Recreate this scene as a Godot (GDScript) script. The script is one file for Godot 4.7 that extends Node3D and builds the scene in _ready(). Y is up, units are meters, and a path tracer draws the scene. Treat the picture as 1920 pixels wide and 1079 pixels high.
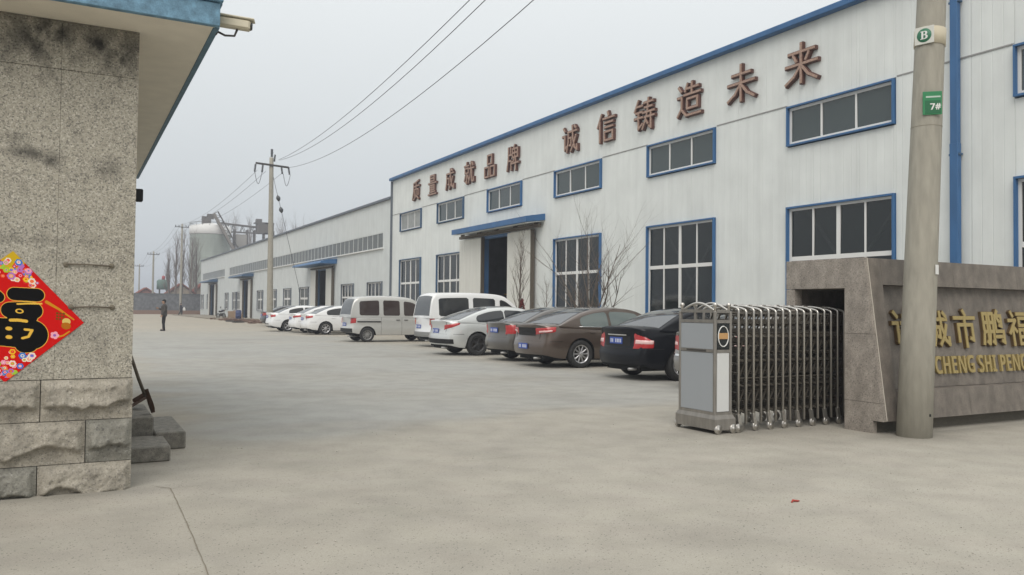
extends Node3D

var M := {}
var taken := {}
var rng := RandomNumberGenerator.new()

# ---------------------------------------------------------------- nodes
func numbered(n: String) -> String:
	if not taken.has(n):
		taken[n] = 0
		return n
	taken[n] += 1
	return "%s_%03d" % [n, taken[n]]

func tag(o: Node3D, label: String, category := "", group := "") -> Node3D:
	o.set_meta("label", label)
	if category != "": o.set_meta("category", category)
	if group != "": o.set_meta("group", group)
	return o

func thing(n: String, label: String, category: String, at := Vector3.ZERO, turn := 0.0, group := "") -> Node3D:
	var o := Node3D.new()
	o.name = numbered(n)
	add_child(o, true)
	o.position = at
	o.rotation.y = turn
	return tag(o, label, category, group)

func put(n: String, mesh: Mesh, mat: Material, parent: Node = null, at := Vector3.ZERO) -> MeshInstance3D:
	var o := MeshInstance3D.new()
	o.mesh = mesh
	o.material_override = mat
	o.position = at
	if parent == null:
		o.name = numbered(n)
		add_child(o, true)
	else:
		var k := 0
		var nm := n
		while parent.has_node(nm):
			k += 1
			nm = "%s_%03d" % [n, k]
		o.name = nm
		parent.add_child(o, true)
	return o

func node(n: String, parent: Node, at := Vector3.ZERO) -> Node3D:
	var o := Node3D.new()
	var k := 0
	var nm := n
	while parent.has_node(nm):
		k += 1
		nm = "%s_%03d" % [n, k]
	o.name = nm
	parent.add_child(o, true)
	o.position = at
	return o

func structure(o: Node3D, label := "") -> Node3D:
	o.set_meta("kind", "structure")
	if label != "": o.set_meta("label", label)
	return o

# ---------------------------------------------------------------- meshes
func mb(smooth := false) -> SurfaceTool:
	var st := SurfaceTool.new()
	st.begin(Mesh.PRIMITIVE_TRIANGLES)
	st.set_smooth_group(0 if smooth else -1)
	return st

func done(st: SurfaceTool) -> ArrayMesh:
	st.generate_normals()
	return st.commit()

func build(st: SurfaceTool, n: String, mat: Material, parent: Node = null, at := Vector3.ZERO) -> MeshInstance3D:
	return put(n, done(st), mat, parent, at)

func tri(st: SurfaceTool, a: Vector3, b: Vector3, c: Vector3) -> void:   # counter-clockwise seen from outside
	st.add_vertex(a); st.add_vertex(c); st.add_vertex(b)

func quad(st: SurfaceTool, a: Vector3, b: Vector3, c: Vector3, d: Vector3) -> void:
	tri(st, a, b, c); tri(st, a, c, d)

func box(st: SurfaceTool, c: Vector3, s: Vector3, bs := Basis()) -> void:
	var h := s * 0.5
	var p := []
	for i in 8:
		p.append(c + bs * Vector3(h.x * (1 if i & 1 else -1), h.y * (1 if i & 2 else -1), h.z * (1 if i & 4 else -1)))
	quad(st, p[4], p[5], p[7], p[6]); quad(st, p[1], p[0], p[2], p[3])
	quad(st, p[5], p[1], p[3], p[7]); quad(st, p[0], p[4], p[6], p[2])
	quad(st, p[6], p[7], p[3], p[2]); quad(st, p[0], p[1], p[5], p[4])

func bevel_box(st: SurfaceTool, c: Vector3, s: Vector3, b: float, bs := Basis()) -> void:
	# a box whose twelve edges are cut by b
	var h := s * 0.5
	var f := []
	for ax in 3:
		for sg in [-1.0, 1.0]:
			var u := (ax + 1) % 3
			var v := (ax + 2) % 3
			var q := []
			for k in [[-1, -1], [1, -1], [1, 1], [-1, 1]]:
				var p := Vector3.ZERO
				p[ax] = sg * h[ax]
				p[u] = k[0] * (h[u] - b)
				p[v] = k[1] * (h[v] - b)
				q.append(c + bs * p)
			if sg < 0: q.reverse()
			quad(st, q[0], q[1], q[2], q[3])
	for ax in 3:
		var u := (ax + 1) % 3
		var v := (ax + 2) % 3
		for k in [[1, 1], [-1, 1], [-1, -1], [1, -1]]:
			var a := Vector3.ZERO
			var d := Vector3.ZERO
			a[u] = k[0] * h[u]; a[v] = k[1] * (h[v] - b)
			d[u] = k[0] * (h[u] - b); d[v] = k[1] * h[v]
			var e := Vector3.ZERO
			e[ax] = h[ax] - b
			var q := [c + bs * (a - e), c + bs * (a + e), c + bs * (d + e), c + bs * (d - e)]
			if k[0] * k[1] > 0: q.reverse()
			quad(st, q[0], q[1], q[2], q[3])
	for i in 8:
		var sg := Vector3(1 if i & 1 else -1, 1 if i & 2 else -1, 1 if i & 4 else -1)
		var p := []
		for ax in 3:
			var q := Vector3.ZERO
			for k in 3: q[k] = sg[k] * (h[k] if k == ax else h[k] - b)
			p.append(c + bs * q)
		if sg.x * sg.y * sg.z > 0: tri(st, p[0], p[1], p[2])
		else: tri(st, p[0], p[2], p[1])

func tube(st: SurfaceTool, pts: Array, rad: Array, sides := 8, caps := true) -> void:
	var rings := []
	var n := pts.size()
	var ref := Vector3.UP
	for i in n:
		var d: Vector3 = (pts[min(i + 1, n - 1)] - pts[max(i - 1, 0)]).normalized()
		if absf(d.dot(ref)) > 0.95: ref = Vector3.RIGHT if absf(d.x) < 0.8 else Vector3.BACK
		var u := d.cross(ref).normalized()
		var v := u.cross(d)
		var ring := []
		for k in sides:
			var a := TAU * k / sides
			ring.append(pts[i] + (u * cos(a) + v * sin(a)) * rad[min(i, rad.size() - 1)])
		rings.append(ring)
	for i in n - 1:
		for k in sides:
			var k2 := (k + 1) % sides
			quad(st, rings[i][k], rings[i][k2], rings[i + 1][k2], rings[i + 1][k])
	if caps:
		for k in range(1, sides - 1):
			tri(st, rings[0][0], rings[0][k + 1], rings[0][k])
			tri(st, rings[n - 1][0], rings[n - 1][k], rings[n - 1][k + 1])

func lathe(st: SurfaceTool, prof: Array, sides: int, bs := Basis(), at := Vector3.ZERO) -> void:   # prof: Vector2(radius, along y)
	for i in prof.size() - 1:
		for k in sides:
			var a := TAU * k / sides
			var b := TAU * (k + 1) / sides
			var p := func(r, an): return at + bs * Vector3(r.x * cos(an), r.y, r.x * sin(an))
			quad(st, p.call(prof[i], b), p.call(prof[i], a), p.call(prof[i + 1], a), p.call(prof[i + 1], b))

func grid(st: SurfaceTool, rows: Array, flip := false) -> void:
	for i in rows.size() - 1:
		for j in rows[i].size() - 1:
			if flip: quad(st, rows[i][j], rows[i + 1][j], rows[i + 1][j + 1], rows[i][j + 1])
			else: quad(st, rows[i][j], rows[i][j + 1], rows[i + 1][j + 1], rows[i + 1][j])

var boxes := {}
func unit_box(s: Vector3) -> Mesh:
	var key := "%.3f,%.3f,%.3f" % [s.x, s.y, s.z]
	if not boxes.has(key):
		var b := BoxMesh.new()
		b.size = s
		boxes[key] = b
	return boxes[key]

func bevelled(s: Vector3, b: float) -> Mesh:
	var key := "b%.3f,%.3f,%.3f,%.4f" % [s.x, s.y, s.z, b]
	if not boxes.has(key):
		var st := mb()
		bevel_box(st, Vector3.ZERO, s, b)
		boxes[key] = done(st)
	return boxes[key]

# ---------------------------------------------------------------- materials
func lin(r: float, g: float, b: float) -> Color: return Color(r, g, b).linear_to_srgb()

func mat(c: Color, rough := 0.8, metal := 0.0) -> StandardMaterial3D:
	var m := StandardMaterial3D.new()
	m.albedo_color = c
	m.roughness = rough
	m.metallic = metal
	m.cull_mode = BaseMaterial3D.CULL_DISABLED
	return m

func noise_tex(freq: float, lo: float, hi: float, sd: int, size := 512, oct := 4) -> NoiseTexture2D:
	var n := FastNoiseLite.new()
	n.seed = sd
	n.frequency = freq
	n.fractal_octaves = oct
	var t := NoiseTexture2D.new()
	t.width = size
	t.height = size
	t.seamless = true
	t.noise = n
	var g := Gradient.new()
	g.set_color(0, Color(lo, lo, lo))
	g.set_color(1, Color(hi, hi, hi))
	t.color_ramp = g
	return t

func worn(c: Color, rough: float, tex: Texture2D, scale: Vector3, fine: Texture2D = null, fine_scale := Vector3.ONE, metal := 0.0) -> StandardMaterial3D:
	var m := mat(c, rough, metal)
	m.albedo_texture = tex
	m.uv1_triplanar = true
	m.uv1_world_triplanar = true
	m.uv1_scale = scale
	if fine:
		m.detail_enabled = true
		m.detail_blend_mode = BaseMaterial3D.BLEND_MODE_MUL
		m.detail_albedo = fine
		m.detail_uv_layer = BaseMaterial3D.DETAIL_UV_2
		m.uv2_triplanar = true
		m.uv2_world_triplanar = true
		m.uv2_scale = fine_scale
	return m

func speckle(size: int, tones: Array, sd: int, grain: int) -> Image:
	var im := Image.create(size, size, false, Image.FORMAT_RGB8)
	im.fill(tones[0])
	var r := RandomNumberGenerator.new()
	r.seed = sd
	for i in size * size / (grain * grain) * 2:
		var c: Color = tones[r.randi() % tones.size()]
		var k := r.randf_range(0.94, 1.06)
		im.fill_rect(Rect2i(r.randi() % size, r.randi() % size, 1 + r.randi() % grain, 1 + r.randi() % grain), Color(c.r * k, c.g * k, c.b * k))
	return im

func tex(im: Image) -> ImageTexture:
	im.generate_mipmaps()
	return ImageTexture.create_from_image(im)

func materials() -> void:
	var soft := noise_tex(0.012, 0.86, 1.0, 3)
	var streak := noise_tex(0.01, 0.955, 1.0, 5)
	var faint := noise_tex(0.012, 0.95, 1.0, 4)
	var fine := noise_tex(0.09, 0.84, 1.0, 7, 512, 3)
	M.soft = soft
	M.fine = fine
	M.hall = worn(lin(0.77, 0.80, 0.775), 0.5, streak, Vector3(0.5, 0.05, 0.5), faint, Vector3(0.11, 0.11, 0.11))
	var rib := Image.create(512, 8, false, Image.FORMAT_RGB8)
	rib.fill(Color(1, 1, 1))
	for k in 8:
		rib.fill_rect(Rect2i(k * 64 + 20, 0, 5, 8), Color(0.0, 0.0, 0.0))
		rib.fill_rect(Rect2i(k * 64 + 18, 0, 2, 8), Color(0.5, 0.5, 0.5))
		rib.fill_rect(Rect2i(k * 64 + 25, 0, 2, 8), Color(0.5, 0.5, 0.5))
	var ribs := tex(rib)
	M.hall.heightmap_enabled = true
	M.hall.heightmap_scale = 0.35
	M.hall.heightmap_texture = ribs
	M.shed = worn(lin(0.665, 0.70, 0.69), 0.55, streak, Vector3(0.6, 0.05, 0.6), faint, Vector3(0.11, 0.11, 0.11))
	M.shed.heightmap_enabled = true
	M.shed.heightmap_scale = 0.5
	M.shed.heightmap_texture = ribs
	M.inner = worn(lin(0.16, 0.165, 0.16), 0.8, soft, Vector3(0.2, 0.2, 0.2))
	M.leaf = worn(lin(0.68, 0.675, 0.62), 0.5, streak, Vector3(0.5, 0.05, 0.5))
	M.blue = worn(lin(0.04, 0.14, 0.32), 0.5, soft, Vector3(0.3, 0.1, 0.3))
	M.blue_dull = worn(lin(0.05, 0.11, 0.2), 0.55, soft, Vector3(0.3, 0.1, 0.3))
	M.trim_grey = mat(lin(0.11, 0.13, 0.155), 0.6)
	M.fascia = worn(lin(0.22, 0.43, 0.60), 0.6, noise_tex(0.02, 0.7, 1.0, 21), Vector3(0.8, 0.8, 0.8), fine, Vector3(1.2, 1.2, 1.2))
	M.white = mat(lin(0.72, 0.72, 0.70), 0.45)
	M.soffit = worn(lin(0.80, 0.75, 0.64), 0.85, faint, Vector3(0.5, 0.5, 0.5))
	var pane := mat(Color(0.10, 0.13, 0.125, 0.6), 0.08)
	pane.metallic_specular = 0.5
	pane.transparency = BaseMaterial3D.TRANSPARENCY_ALPHA
	M.pane = pane
	var pup := mat(Color(0.26, 0.30, 0.30, 0.82), 0.1)
	pup.metallic_specular = 0.6
	pup.transparency = BaseMaterial3D.TRANSPARENCY_ALPHA
	M.pane_up = pup
	M.pane_grey = worn(lin(0.10, 0.11, 0.105), 0.3, soft, Vector3(0.3, 0.3, 0.3))
	M.pane_pale = worn(lin(0.33, 0.345, 0.335), 0.4, soft, Vector3(0.3, 0.3, 0.3))
	M.dark = mat(lin(0.012, 0.013, 0.014), 0.8)
	M.dark_steel = mat(lin(0.06, 0.055, 0.05), 0.6, 0.3)
	M.rust = worn(lin(0.10, 0.055, 0.035), 0.85, fine, Vector3(2, 2, 2))
	M.brown = mat(lin(0.09, 0.075, 0.055), 0.8)
	M.letter_edge = mat(lin(0.10, 0.042, 0.032), 0.6)
	M.letter_face = worn(lin(0.50, 0.33, 0.25), 0.55, noise_tex(0.03, 0.7, 1.0, 31), Vector3(1, 1, 1))
	M.gold = worn(lin(0.57, 0.44, 0.17), 0.42, noise_tex(0.05, 0.65, 1.0, 33), Vector3(3, 3, 3), null, Vector3.ONE, 0.25)
	M.gold_dark = mat(lin(0.09, 0.055, 0.02), 0.6)
	M.concrete_pole = worn(lin(0.455, 0.43, 0.36), 0.85, noise_tex(0.015, 0.85, 1.0, 41), Vector3(1.6, 0.3, 1.6), fine, Vector3(2.5, 2.5, 2.5))
	var gr := tex(speckle(512, [lin(0.43, 0.395, 0.335), lin(0.38, 0.35, 0.295), lin(0.48, 0.445, 0.38), lin(0.32, 0.295, 0.25), lin(0.24, 0.22, 0.195), lin(0.54, 0.50, 0.44)], 11, 5))
	M.granite_tex = gr
	M.stone = worn(Color(1, 1, 0.985), 0.85, gr, Vector3(0.8, 0.8, 0.8), noise_tex(0.012, 0.72, 1.0, 43), Vector3(0.7, 0.7, 0.7))
	M.stone_grey = worn(Color(0.84, 0.86, 0.86), 0.85, gr, Vector3(0.8, 0.8, 0.8), noise_tex(0.012, 0.72, 1.0, 44), Vector3(0.7, 0.7, 0.7))
	M.mortar = mat(lin(0.17, 0.16, 0.14), 0.95)
	M.step_stone = worn(Color(0.82, 0.83, 0.83), 0.8, gr, Vector3(1.6, 1.6, 1.6), noise_tex(0.02, 0.7, 1.0, 45), Vector3(1.0, 1.0, 1.0))
	var gs := tex(speckle(512, [lin(0.225, 0.203, 0.183), lin(0.197, 0.177, 0.16), lin(0.26, 0.237, 0.215), lin(0.16, 0.144, 0.13)], 12, 4))
	M.sign_stone = worn(Color(1, 0.985, 0.96), 0.55, gs, Vector3(1.0, 1.0, 1.0), noise_tex(0.012, 0.72, 1.0, 46), Vector3(0.8, 0.5, 0.8))
	M.sign_light = worn(Color(1.0, 1.0, 1.0), 0.7, tex(speckle(512, [lin(0.365, 0.325, 0.28), lin(0.31, 0.275, 0.24), lin(0.43, 0.385, 0.34), lin(0.22, 0.195, 0.172)], 13, 6)), Vector3(0.9, 0.9, 0.9), noise_tex(0.012, 0.8, 1.0, 47), Vector3(0.8, 0.5, 0.8))
	M.steel = mat(lin(0.53, 0.51, 0.475), 0.3, 0.85)
	M.steel_dull = worn(lin(0.34, 0.32, 0.29), 0.42, soft, Vector3(2, 0.4, 2), null, Vector3.ONE, 0.6)
	M.lattice = mat(lin(0.085, 0.075, 0.06), 0.5, 0.5)
	M.gate_grey = mat(lin(0.36, 0.385, 0.41), 0.4, 0.2)
	M.gate_white = mat(lin(0.60, 0.61, 0.60), 0.5)
	M.gate_black = mat(lin(0.012, 0.016, 0.016), 0.25)
	M.led = mat(lin(0.50, 0.29, 0.12), 0.5)
	M.rubber = mat(lin(0.022, 0.022, 0.022), 0.85)
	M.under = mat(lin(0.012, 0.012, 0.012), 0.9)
	M.rim = mat(lin(0.55, 0.55, 0.56), 0.3, 0.8)
	M.rim_dark = mat(lin(0.05, 0.05, 0.052), 0.4, 0.5)
	M.rim_worn = mat(lin(0.30, 0.30, 0.29), 0.5, 0.5)
	M.chrome = mat(lin(0.7, 0.7, 0.7), 0.12, 1.0)
	var gl := mat(lin(0.022, 0.024, 0.025), 0.06)
	gl.metallic_specular = 0.6
	var gr2 := mat(lin(0.05, 0.055, 0.06), 0.07)
	gr2.metallic_specular = 0.9
	M.glass_rear = gr2
	M.glass = gl
	var gb := mat(lin(0.035, 0.022, 0.018), 0.08)
	gb.metallic_specular = 0.55
	M.glass_brown = gb
	var tl := mat(lin(0.42, 0.012, 0.014), 0.12)
	tl.clearcoat_enabled = true
	M.tail = tl
	var tw := mat(lin(0.75, 0.5, 0.48), 0.15)
	tw.clearcoat_enabled = true
	M.tail_white = tw
	M.tail_amber = mat(lin(0.62, 0.22, 0.05), 0.15)
	M.plate = mat(lin(0.03, 0.075, 0.34), 0.5)
	M.plate_white = mat(lin(0.6, 0.62, 0.7), 0.5)
	M.bark = mat(lin(0.13, 0.105, 0.085), 0.95)
	M.bark_far = mat(lin(0.15, 0.12, 0.10), 0.95)
	M.wire = mat(lin(0.05, 0.05, 0.055), 0.6)
	M.ceramic = mat(lin(0.06, 0.065, 0.07), 0.35)
	M.silo = worn(lin(0.40, 0.45, 0.40), 0.55, noise_tex(0.01, 0.8, 1.0, 51), Vector3(0.1, 0.02, 0.1), null, Vector3.ONE, 0.2)
	M.silo_top = mat(lin(0.74, 0.74, 0.72), 0.6)
	M.gantry = mat(lin(0.10, 0.09, 0.08), 0.75)
	M.tile_red = worn(lin(0.26, 0.085, 0.055), 0.9, fine, Vector3(0.5, 0.5, 0.5))
	M.house_wall = worn(lin(0.42, 0.35, 0.27), 0.9, soft, Vector3(0.2, 0.2, 0.2))
	M.house_red = worn(lin(0.30, 0.13, 0.10), 0.9, soft, Vector3(0.2, 0.2, 0.2))
	M.yard_wall = worn(lin(0.235, 0.245, 0.26), 0.9, noise_tex(0.02, 0.7, 1.0, 53), Vector3(0.15, 0.15, 0.15), fine, Vector3(0.6, 0.6, 0.6))
	M.brick_base = worn(lin(0.28, 0.18, 0.13), 0.95, fine, Vector3(0.8, 1.6, 0.8))

func paint(r: float, g: float, b: float, metal := 0.5, rough := 0.32) -> StandardMaterial3D:
	var m := mat(lin(r, g, b), rough, metal)
	m.clearcoat_enabled = true
	m.clearcoat = 1.0
	m.clearcoat_roughness = 0.06
	return m

func _ready() -> void:
	rng.seed = 4711
	camera_and_light()
	materials()
	ground()
	factory_hall()
	long_shed()
	gatehouse()
	gate_sign()
	sliding_gate()
	poles_and_wires()
	cars()
	far_things()
	trees()
	people()
	small_things()

# ---------------------------------------------------------------- camera, sky, sun
func camera_and_light() -> void:
	var yaw := 0.4955
	var pit := atan(40.5 / 1530.0)
	var rol := 0.011
	var f := Vector3(sin(yaw) * cos(pit), sin(pit), -cos(yaw) * cos(pit))
	var r := Vector3(cos(yaw), 0, sin(yaw))
	var u := r.cross(f)
	var rr := r * cos(rol) + u * sin(rol)
	var uu := u * cos(rol) - r * sin(rol)
	var cam := Camera3D.new()
	cam.name = "camera"
	add_child(cam)
	cam.transform = Transform3D(Basis(rr, uu, -f), Vector3(0, 1.42, 0))
	cam.fov = rad_to_deg(2.0 * atan(539.5 / 1530.0))
	cam.near = 0.05
	cam.far = 4000.0
	cam.current = true
	var e := Environment.new()
	e.background_mode = Environment.BG_SKY
	var sm := ProceduralSkyMaterial.new()
	sm.sky_top_color = lin(0.99, 1.0, 0.99)
	sm.sky_horizon_color = lin(0.362, 0.39, 0.405)
	sm.sky_curve = 0.9
	sm.ground_bottom_color = lin(0.13, 0.12, 0.10)
	sm.ground_horizon_color = lin(0.24, 0.235, 0.22)
	sm.sun_angle_max = 1.0
	var cn := FastNoiseLite.new()
	cn.seed = 9
	cn.frequency = 0.006
	cn.fractal_octaves = 4
	var ct := NoiseTexture2D.new()
	ct.width = 1024
	ct.height = 512
	ct.seamless = true
	ct.noise = cn
	var cg := Gradient.new()
	cg.set_color(0, Color(0, 0, 0, 1))
	cg.set_color(1, Color(0.16, 0.16, 0.16, 1))
	ct.color_ramp = cg
	sm.sky_cover = ct
	var sky := Sky.new()
	sky.sky_material = sm
	e.sky = sky
	e.tonemap_mode = Environment.TONE_MAPPER_LINEAR
	e.tonemap_exposure = 1.62
	e.fog_enabled = true
	e.fog_density = 0.0016
	e.fog_light_color = Color(0.80, 0.82, 0.86)
	e.sdfgi_enabled = true
	e.ssao_enabled = true
	e.ssil_enabled = true
	var we := WorldEnvironment.new()
	we.name = "environment"
	we.environment = e
	add_child(we)
	var sun := DirectionalLight3D.new()
	sun.name = "sun"
	sun.light_energy = 0.44
	sun.light_color = Color(1.0, 0.985, 0.965)
	sun.light_angular_distance = 45.0
	sun.shadow_enabled = true
	add_child(sun)
	sun.look_at_from_position(Vector3(-7, 13, 9), Vector3.ZERO)

# ---------------------------------------------------------------- ground
func ground() -> void:
	var soil := mb()
	quad(soil, Vector3(-1500, -0.03, 1500), Vector3(1500, -0.03, 1500), Vector3(1500, -0.03, -1500), Vector3(-1500, -0.03, -1500))
	var far := build(soil, "ground", worn(lin(0.30, 0.265, 0.21), 0.95, M.soft, Vector3(0.02, 0.02, 0.02), M.fine, Vector3(0.3, 0.3, 0.3)))
	structure(far, "pale dusty soil beyond the concrete yard")
	# concrete yard, its tint from wear: swept grey middle, sandy dust along the edges
	var n1 := FastNoiseLite.new()
	n1.seed = 2
	n1.frequency = 0.09
	n1.fractal_octaves = 4
	var n2 := FastNoiseLite.new()
	n2.seed = 8
	n2.frequency = 0.6
	n2.fractal_octaves = 3
	var blots := []
	var br := RandomNumberGenerator.new()
	br.seed = 15
	for q in 26: blots.append([br.randf_range(-1.0, 9.0), br.randf_range(-9.5, -2.5), br.randf_range(0.15, 0.7), br.randf_range(0.1, 0.4), br.randf_range(0.08, 0.28), [0.22, 0.25, 0.30, 0.46][q % 4]])
	for q in 40: blots.append([br.randf_range(1.0, 11.0), br.randf_range(-45.0, -10.0), br.randf_range(0.3, 1.6), br.randf_range(0.2, 1.0), br.randf_range(0.1, 0.35), [0.20, 0.24, 0.28, 0.42][q % 4]])
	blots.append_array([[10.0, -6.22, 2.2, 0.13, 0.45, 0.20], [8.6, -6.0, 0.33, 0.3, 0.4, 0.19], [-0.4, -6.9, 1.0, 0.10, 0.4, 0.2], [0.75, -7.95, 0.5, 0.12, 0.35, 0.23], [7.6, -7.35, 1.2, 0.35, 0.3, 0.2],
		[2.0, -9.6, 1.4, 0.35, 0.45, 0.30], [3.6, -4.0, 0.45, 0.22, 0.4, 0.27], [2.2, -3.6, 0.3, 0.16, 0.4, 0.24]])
	var tracks := [[-2.0, -14.0, 8.2, 0.05], [14.0, -1.0, 9.6, 0.055], [3.5, -40.0, 32.0, 0.04]]
	var col := func(x: float, z: float) -> Color:
		var a := n1.get_noise_2d(x * 0.55 + z * 0.35, z * 1.2 - x * 0.2)
		var b := n2.get_noise_2d(x, z * 1.3)
		var sand := Vector3(0.392, 0.367, 0.314)
		var grey := Vector3(0.345, 0.348, 0.33)
		var dust := Vector3(0.39, 0.345, 0.27)
		var edge := -8.7 - 0.13 * x + 0.9 * n1.get_noise_2d(x * 2.0, 3.0)
		var g := smoothstep(edge + 0.25, edge - 0.7, z) * smoothstep(1.0, 2.2, x + (-z - 8.0) * 0.12 + b * 0.6) * (1.0 - smoothstep(8.6, 11.5, x + a * 3.0)) * (1.0 - smoothstep(24.0, 60.0, -z + a * 16.0))
		var c := sand.lerp(grey, clampf(g * (0.85 + a * 0.5), 0.0, 1.0))
		var d := smoothstep(10.0, 13.5, x + a * 5.0) * smoothstep(18.0, 40.0, -z) * 0.6
		d = maxf(d, smoothstep(36.0, 80.0, -z + a * 20.0) * 0.75)
		d = maxf(d, (1.0 - smoothstep(0.5, 2.4, x + b)) * smoothstep(8.0, 10.0, -z) * 0.5)
		c = c.lerp(dust, d)
		var k := 1.0 + a * 0.10 + b * 0.06
		var line := 1.0 - 0.16 * exp(-pow((z - edge + 0.15) / 0.09, 2.0)) * smoothstep(2.5, 4.0, x) * (1.0 - smoothstep(7.0, 9.0, x))
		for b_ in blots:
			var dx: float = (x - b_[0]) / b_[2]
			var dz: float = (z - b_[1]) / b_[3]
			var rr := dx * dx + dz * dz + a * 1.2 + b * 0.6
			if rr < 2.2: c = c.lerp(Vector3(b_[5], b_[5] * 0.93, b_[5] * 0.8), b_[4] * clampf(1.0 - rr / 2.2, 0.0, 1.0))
		for tr in tracks:   # where wheels turn in through the gate
			var rad: float = Vector2(x - tr[0], z - tr[1]).length()
			for off in [-0.75, 0.75]: k -= tr[3] * exp(-pow((rad - tr[2] - off) / 0.17, 2.0)) * clampf(0.6 + b * 1.6, 0.0, 1.0)
		c *= k * line
		return Color(c.x, c.y, c.z)
	var xs := []
	var x := -16.0
	while x < 60.0:
		xs.append(x)
		x += 0.22 if x > -1.5 and x < 10.0 else (0.6 if x > -3.0 and x < 20.0 else 4.0)
	var zs := []
	var z := 10.0
	while z > -139.0:
		zs.append(z)
		z -= 1.5 if z > 0.0 else (0.22 if z > -14.0 else (0.5 if z > -40.0 else 2.0))
	zs.append(-139.5)
	var am := ArrayMesh.new()
	var arr := []
	arr.resize(Mesh.ARRAY_MAX)
	var v := PackedVector3Array()
	var nn := PackedVector3Array()
	var cc := PackedColorArray()
	var ix := PackedInt32Array()
	for zz in zs:
		for xx in xs:
			v.append(Vector3(xx, 0, zz))
			nn.append(Vector3.UP)
			cc.append(col.call(xx, zz))
	var w := xs.size()
	for i in zs.size() - 1:
		for j in w - 1:
			var a := i * w + j
			ix.append_array([a, a + w, a + 1, a + 1, a + w, a + w + 1])
	arr[Mesh.ARRAY_VERTEX] = v
	arr[Mesh.ARRAY_NORMAL] = nn
	arr[Mesh.ARRAY_COLOR] = cc
	arr[Mesh.ARRAY_INDEX] = ix
	am.add_surface_from_arrays(Mesh.PRIMITIVE_TRIANGLES, arr)
	var gi := Image.create(1024, 1024, false, Image.FORMAT_RGB8)
	gi.fill(Color(0.965, 0.965, 0.965))
	var gr := RandomNumberGenerator.new()
	gr.seed = 77
	for k in 60000:
		var q := gr.randf_range(0.90, 1.0)
		gi.fill_rect(Rect2i(gr.randi() % 1024, gr.randi() % 1024, 2 + gr.randi() % 5, 2 + gr.randi() % 5), Color(q, q, q * 0.995))
	for k in 900:
		var q := 0.62 if k % 3 else 1.0
		gi.fill_rect(Rect2i(gr.randi() % 1024, gr.randi() % 1024, 3 + gr.randi() % 6, 3 + gr.randi() % 5), Color(q, q, q))
	var grit := tex(gi)
	var gm := worn(Color(1, 1, 1), 0.88, noise_tex(0.013, 0.93, 1.03, 61, 1024, 6), Vector3(0.13, 0.13, 0.13), grit, Vector3(0.8, 0.8, 0.8))
	gm.vertex_color_use_as_albedo = true
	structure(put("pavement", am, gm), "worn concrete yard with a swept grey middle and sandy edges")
	# joints and cracks in the concrete: narrow dark gaps
	var lines := [
		[Vector2(0.61, -6.97), Vector2(0.71, -6.84), Vector2(0.705, -6.2), Vector2(0.69, -5.4), Vector2(0.67, -4.57), Vector2(0.65, -2.5), Vector2(0.62, 3.0)],
		[Vector2(0.71, -6.84), Vector2(1.9, -6.93), Vector2(3.4, -6.9), Vector2(5.2, -6.99), Vector2(6.4, -6.98)],
	]
	for li in 2:
		var st := mb()
		var r := RandomNumberGenerator.new()
		r.seed = 70 + li
		var p: Array = lines[li]
		var dense := []
		for i in p.size() - 1:
			var k := int(p[i].distance_to(p[i + 1]) / 0.09) + 1
			for q in k: dense.append(p[i].lerp(p[i + 1], float(q) / k) + Vector2(r.randf_range(-0.0025, 0.0025), r.randf_range(-0.0025, 0.0025)))
		dense.append(p[p.size() - 1])
		for i in dense.size() - 1:
			var d: Vector2 = (dense[i + 1] - dense[i]).normalized()
			var nrm: Vector2 = Vector2(-d.y, d.x) * r.randf_range(0.0022, 0.0036) * (1.0 if li == 0 else 0.45)
			var q := [dense[i] - nrm, dense[i + 1] - nrm, dense[i + 1] + nrm, dense[i] + nrm]
			quad(st, Vector3(q[0].x, 0.004, q[0].y), Vector3(q[1].x, 0.004, q[1].y), Vector3(q[2].x, 0.004, q[2].y), Vector3(q[3].x, 0.004, q[3].y))
		structure(build(st, "pavement_joint", mat(lin(0.19, 0.165, 0.125), 0.95)))
	# sandy strip and low kerb in front of the long shed
	var st := mb()
	box(st, Vector3(15.2, 0.05, -108.0), Vector3(4.4, 0.10, 40.0))
	structure(build(st, "apron_kerb", worn(lin(0.34, 0.30, 0.235), 0.95, M.soft, Vector3(0.2, 0.2, 0.2), M.fine, Vector3(0.7, 0.7, 0.7))), "low earth apron in front of the far shed doors")

# ---------------------------------------------------------------- factory buildings
func panel_wall(parent: Node3D, cols: Array, holes: Array, y_cuts: Array, top: float, m: Material, t := 0.1) -> void:
	# cols: x of the panel joints; holes: [x0, x1, y0, y1]; every piece is one panel
	for i in cols.size() - 1:
		var xm: float = (cols[i] + cols[i + 1]) * 0.5
		var spans := [[0.0, top]]
		for h in holes:
			if xm > h[0] and xm < h[1]:
				var nx := []
				for s in spans:
					if h[2] > s[0]: nx.append([s[0], minf(h[2], s[1])])
					if h[3] < s[1]: nx.append([maxf(h[3], s[0]), s[1]])
				spans = nx
		for cy in y_cuts:
			var nx := []
			for s in spans:
				if cy > s[0] + 0.1 and cy < s[1] - 0.1:
					nx.append([s[0], cy]); nx.append([cy, s[1]])
				else: nx.append(s)
			spans = nx
		for s in spans:
			if s[1] - s[0] < 0.02: continue
			var w: float = cols[i + 1] - cols[i] - 0.004
			put("wall_panel", bevelled(Vector3(snappedf(w, 0.005), snappedf(s[1] - s[0] - 0.012, 0.005), t), 0.003), m, parent, Vector3(xm, (s[0] + s[1]) * 0.5, -t * 0.5 + rng.randf_range(-0.003, 0.003)))

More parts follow.
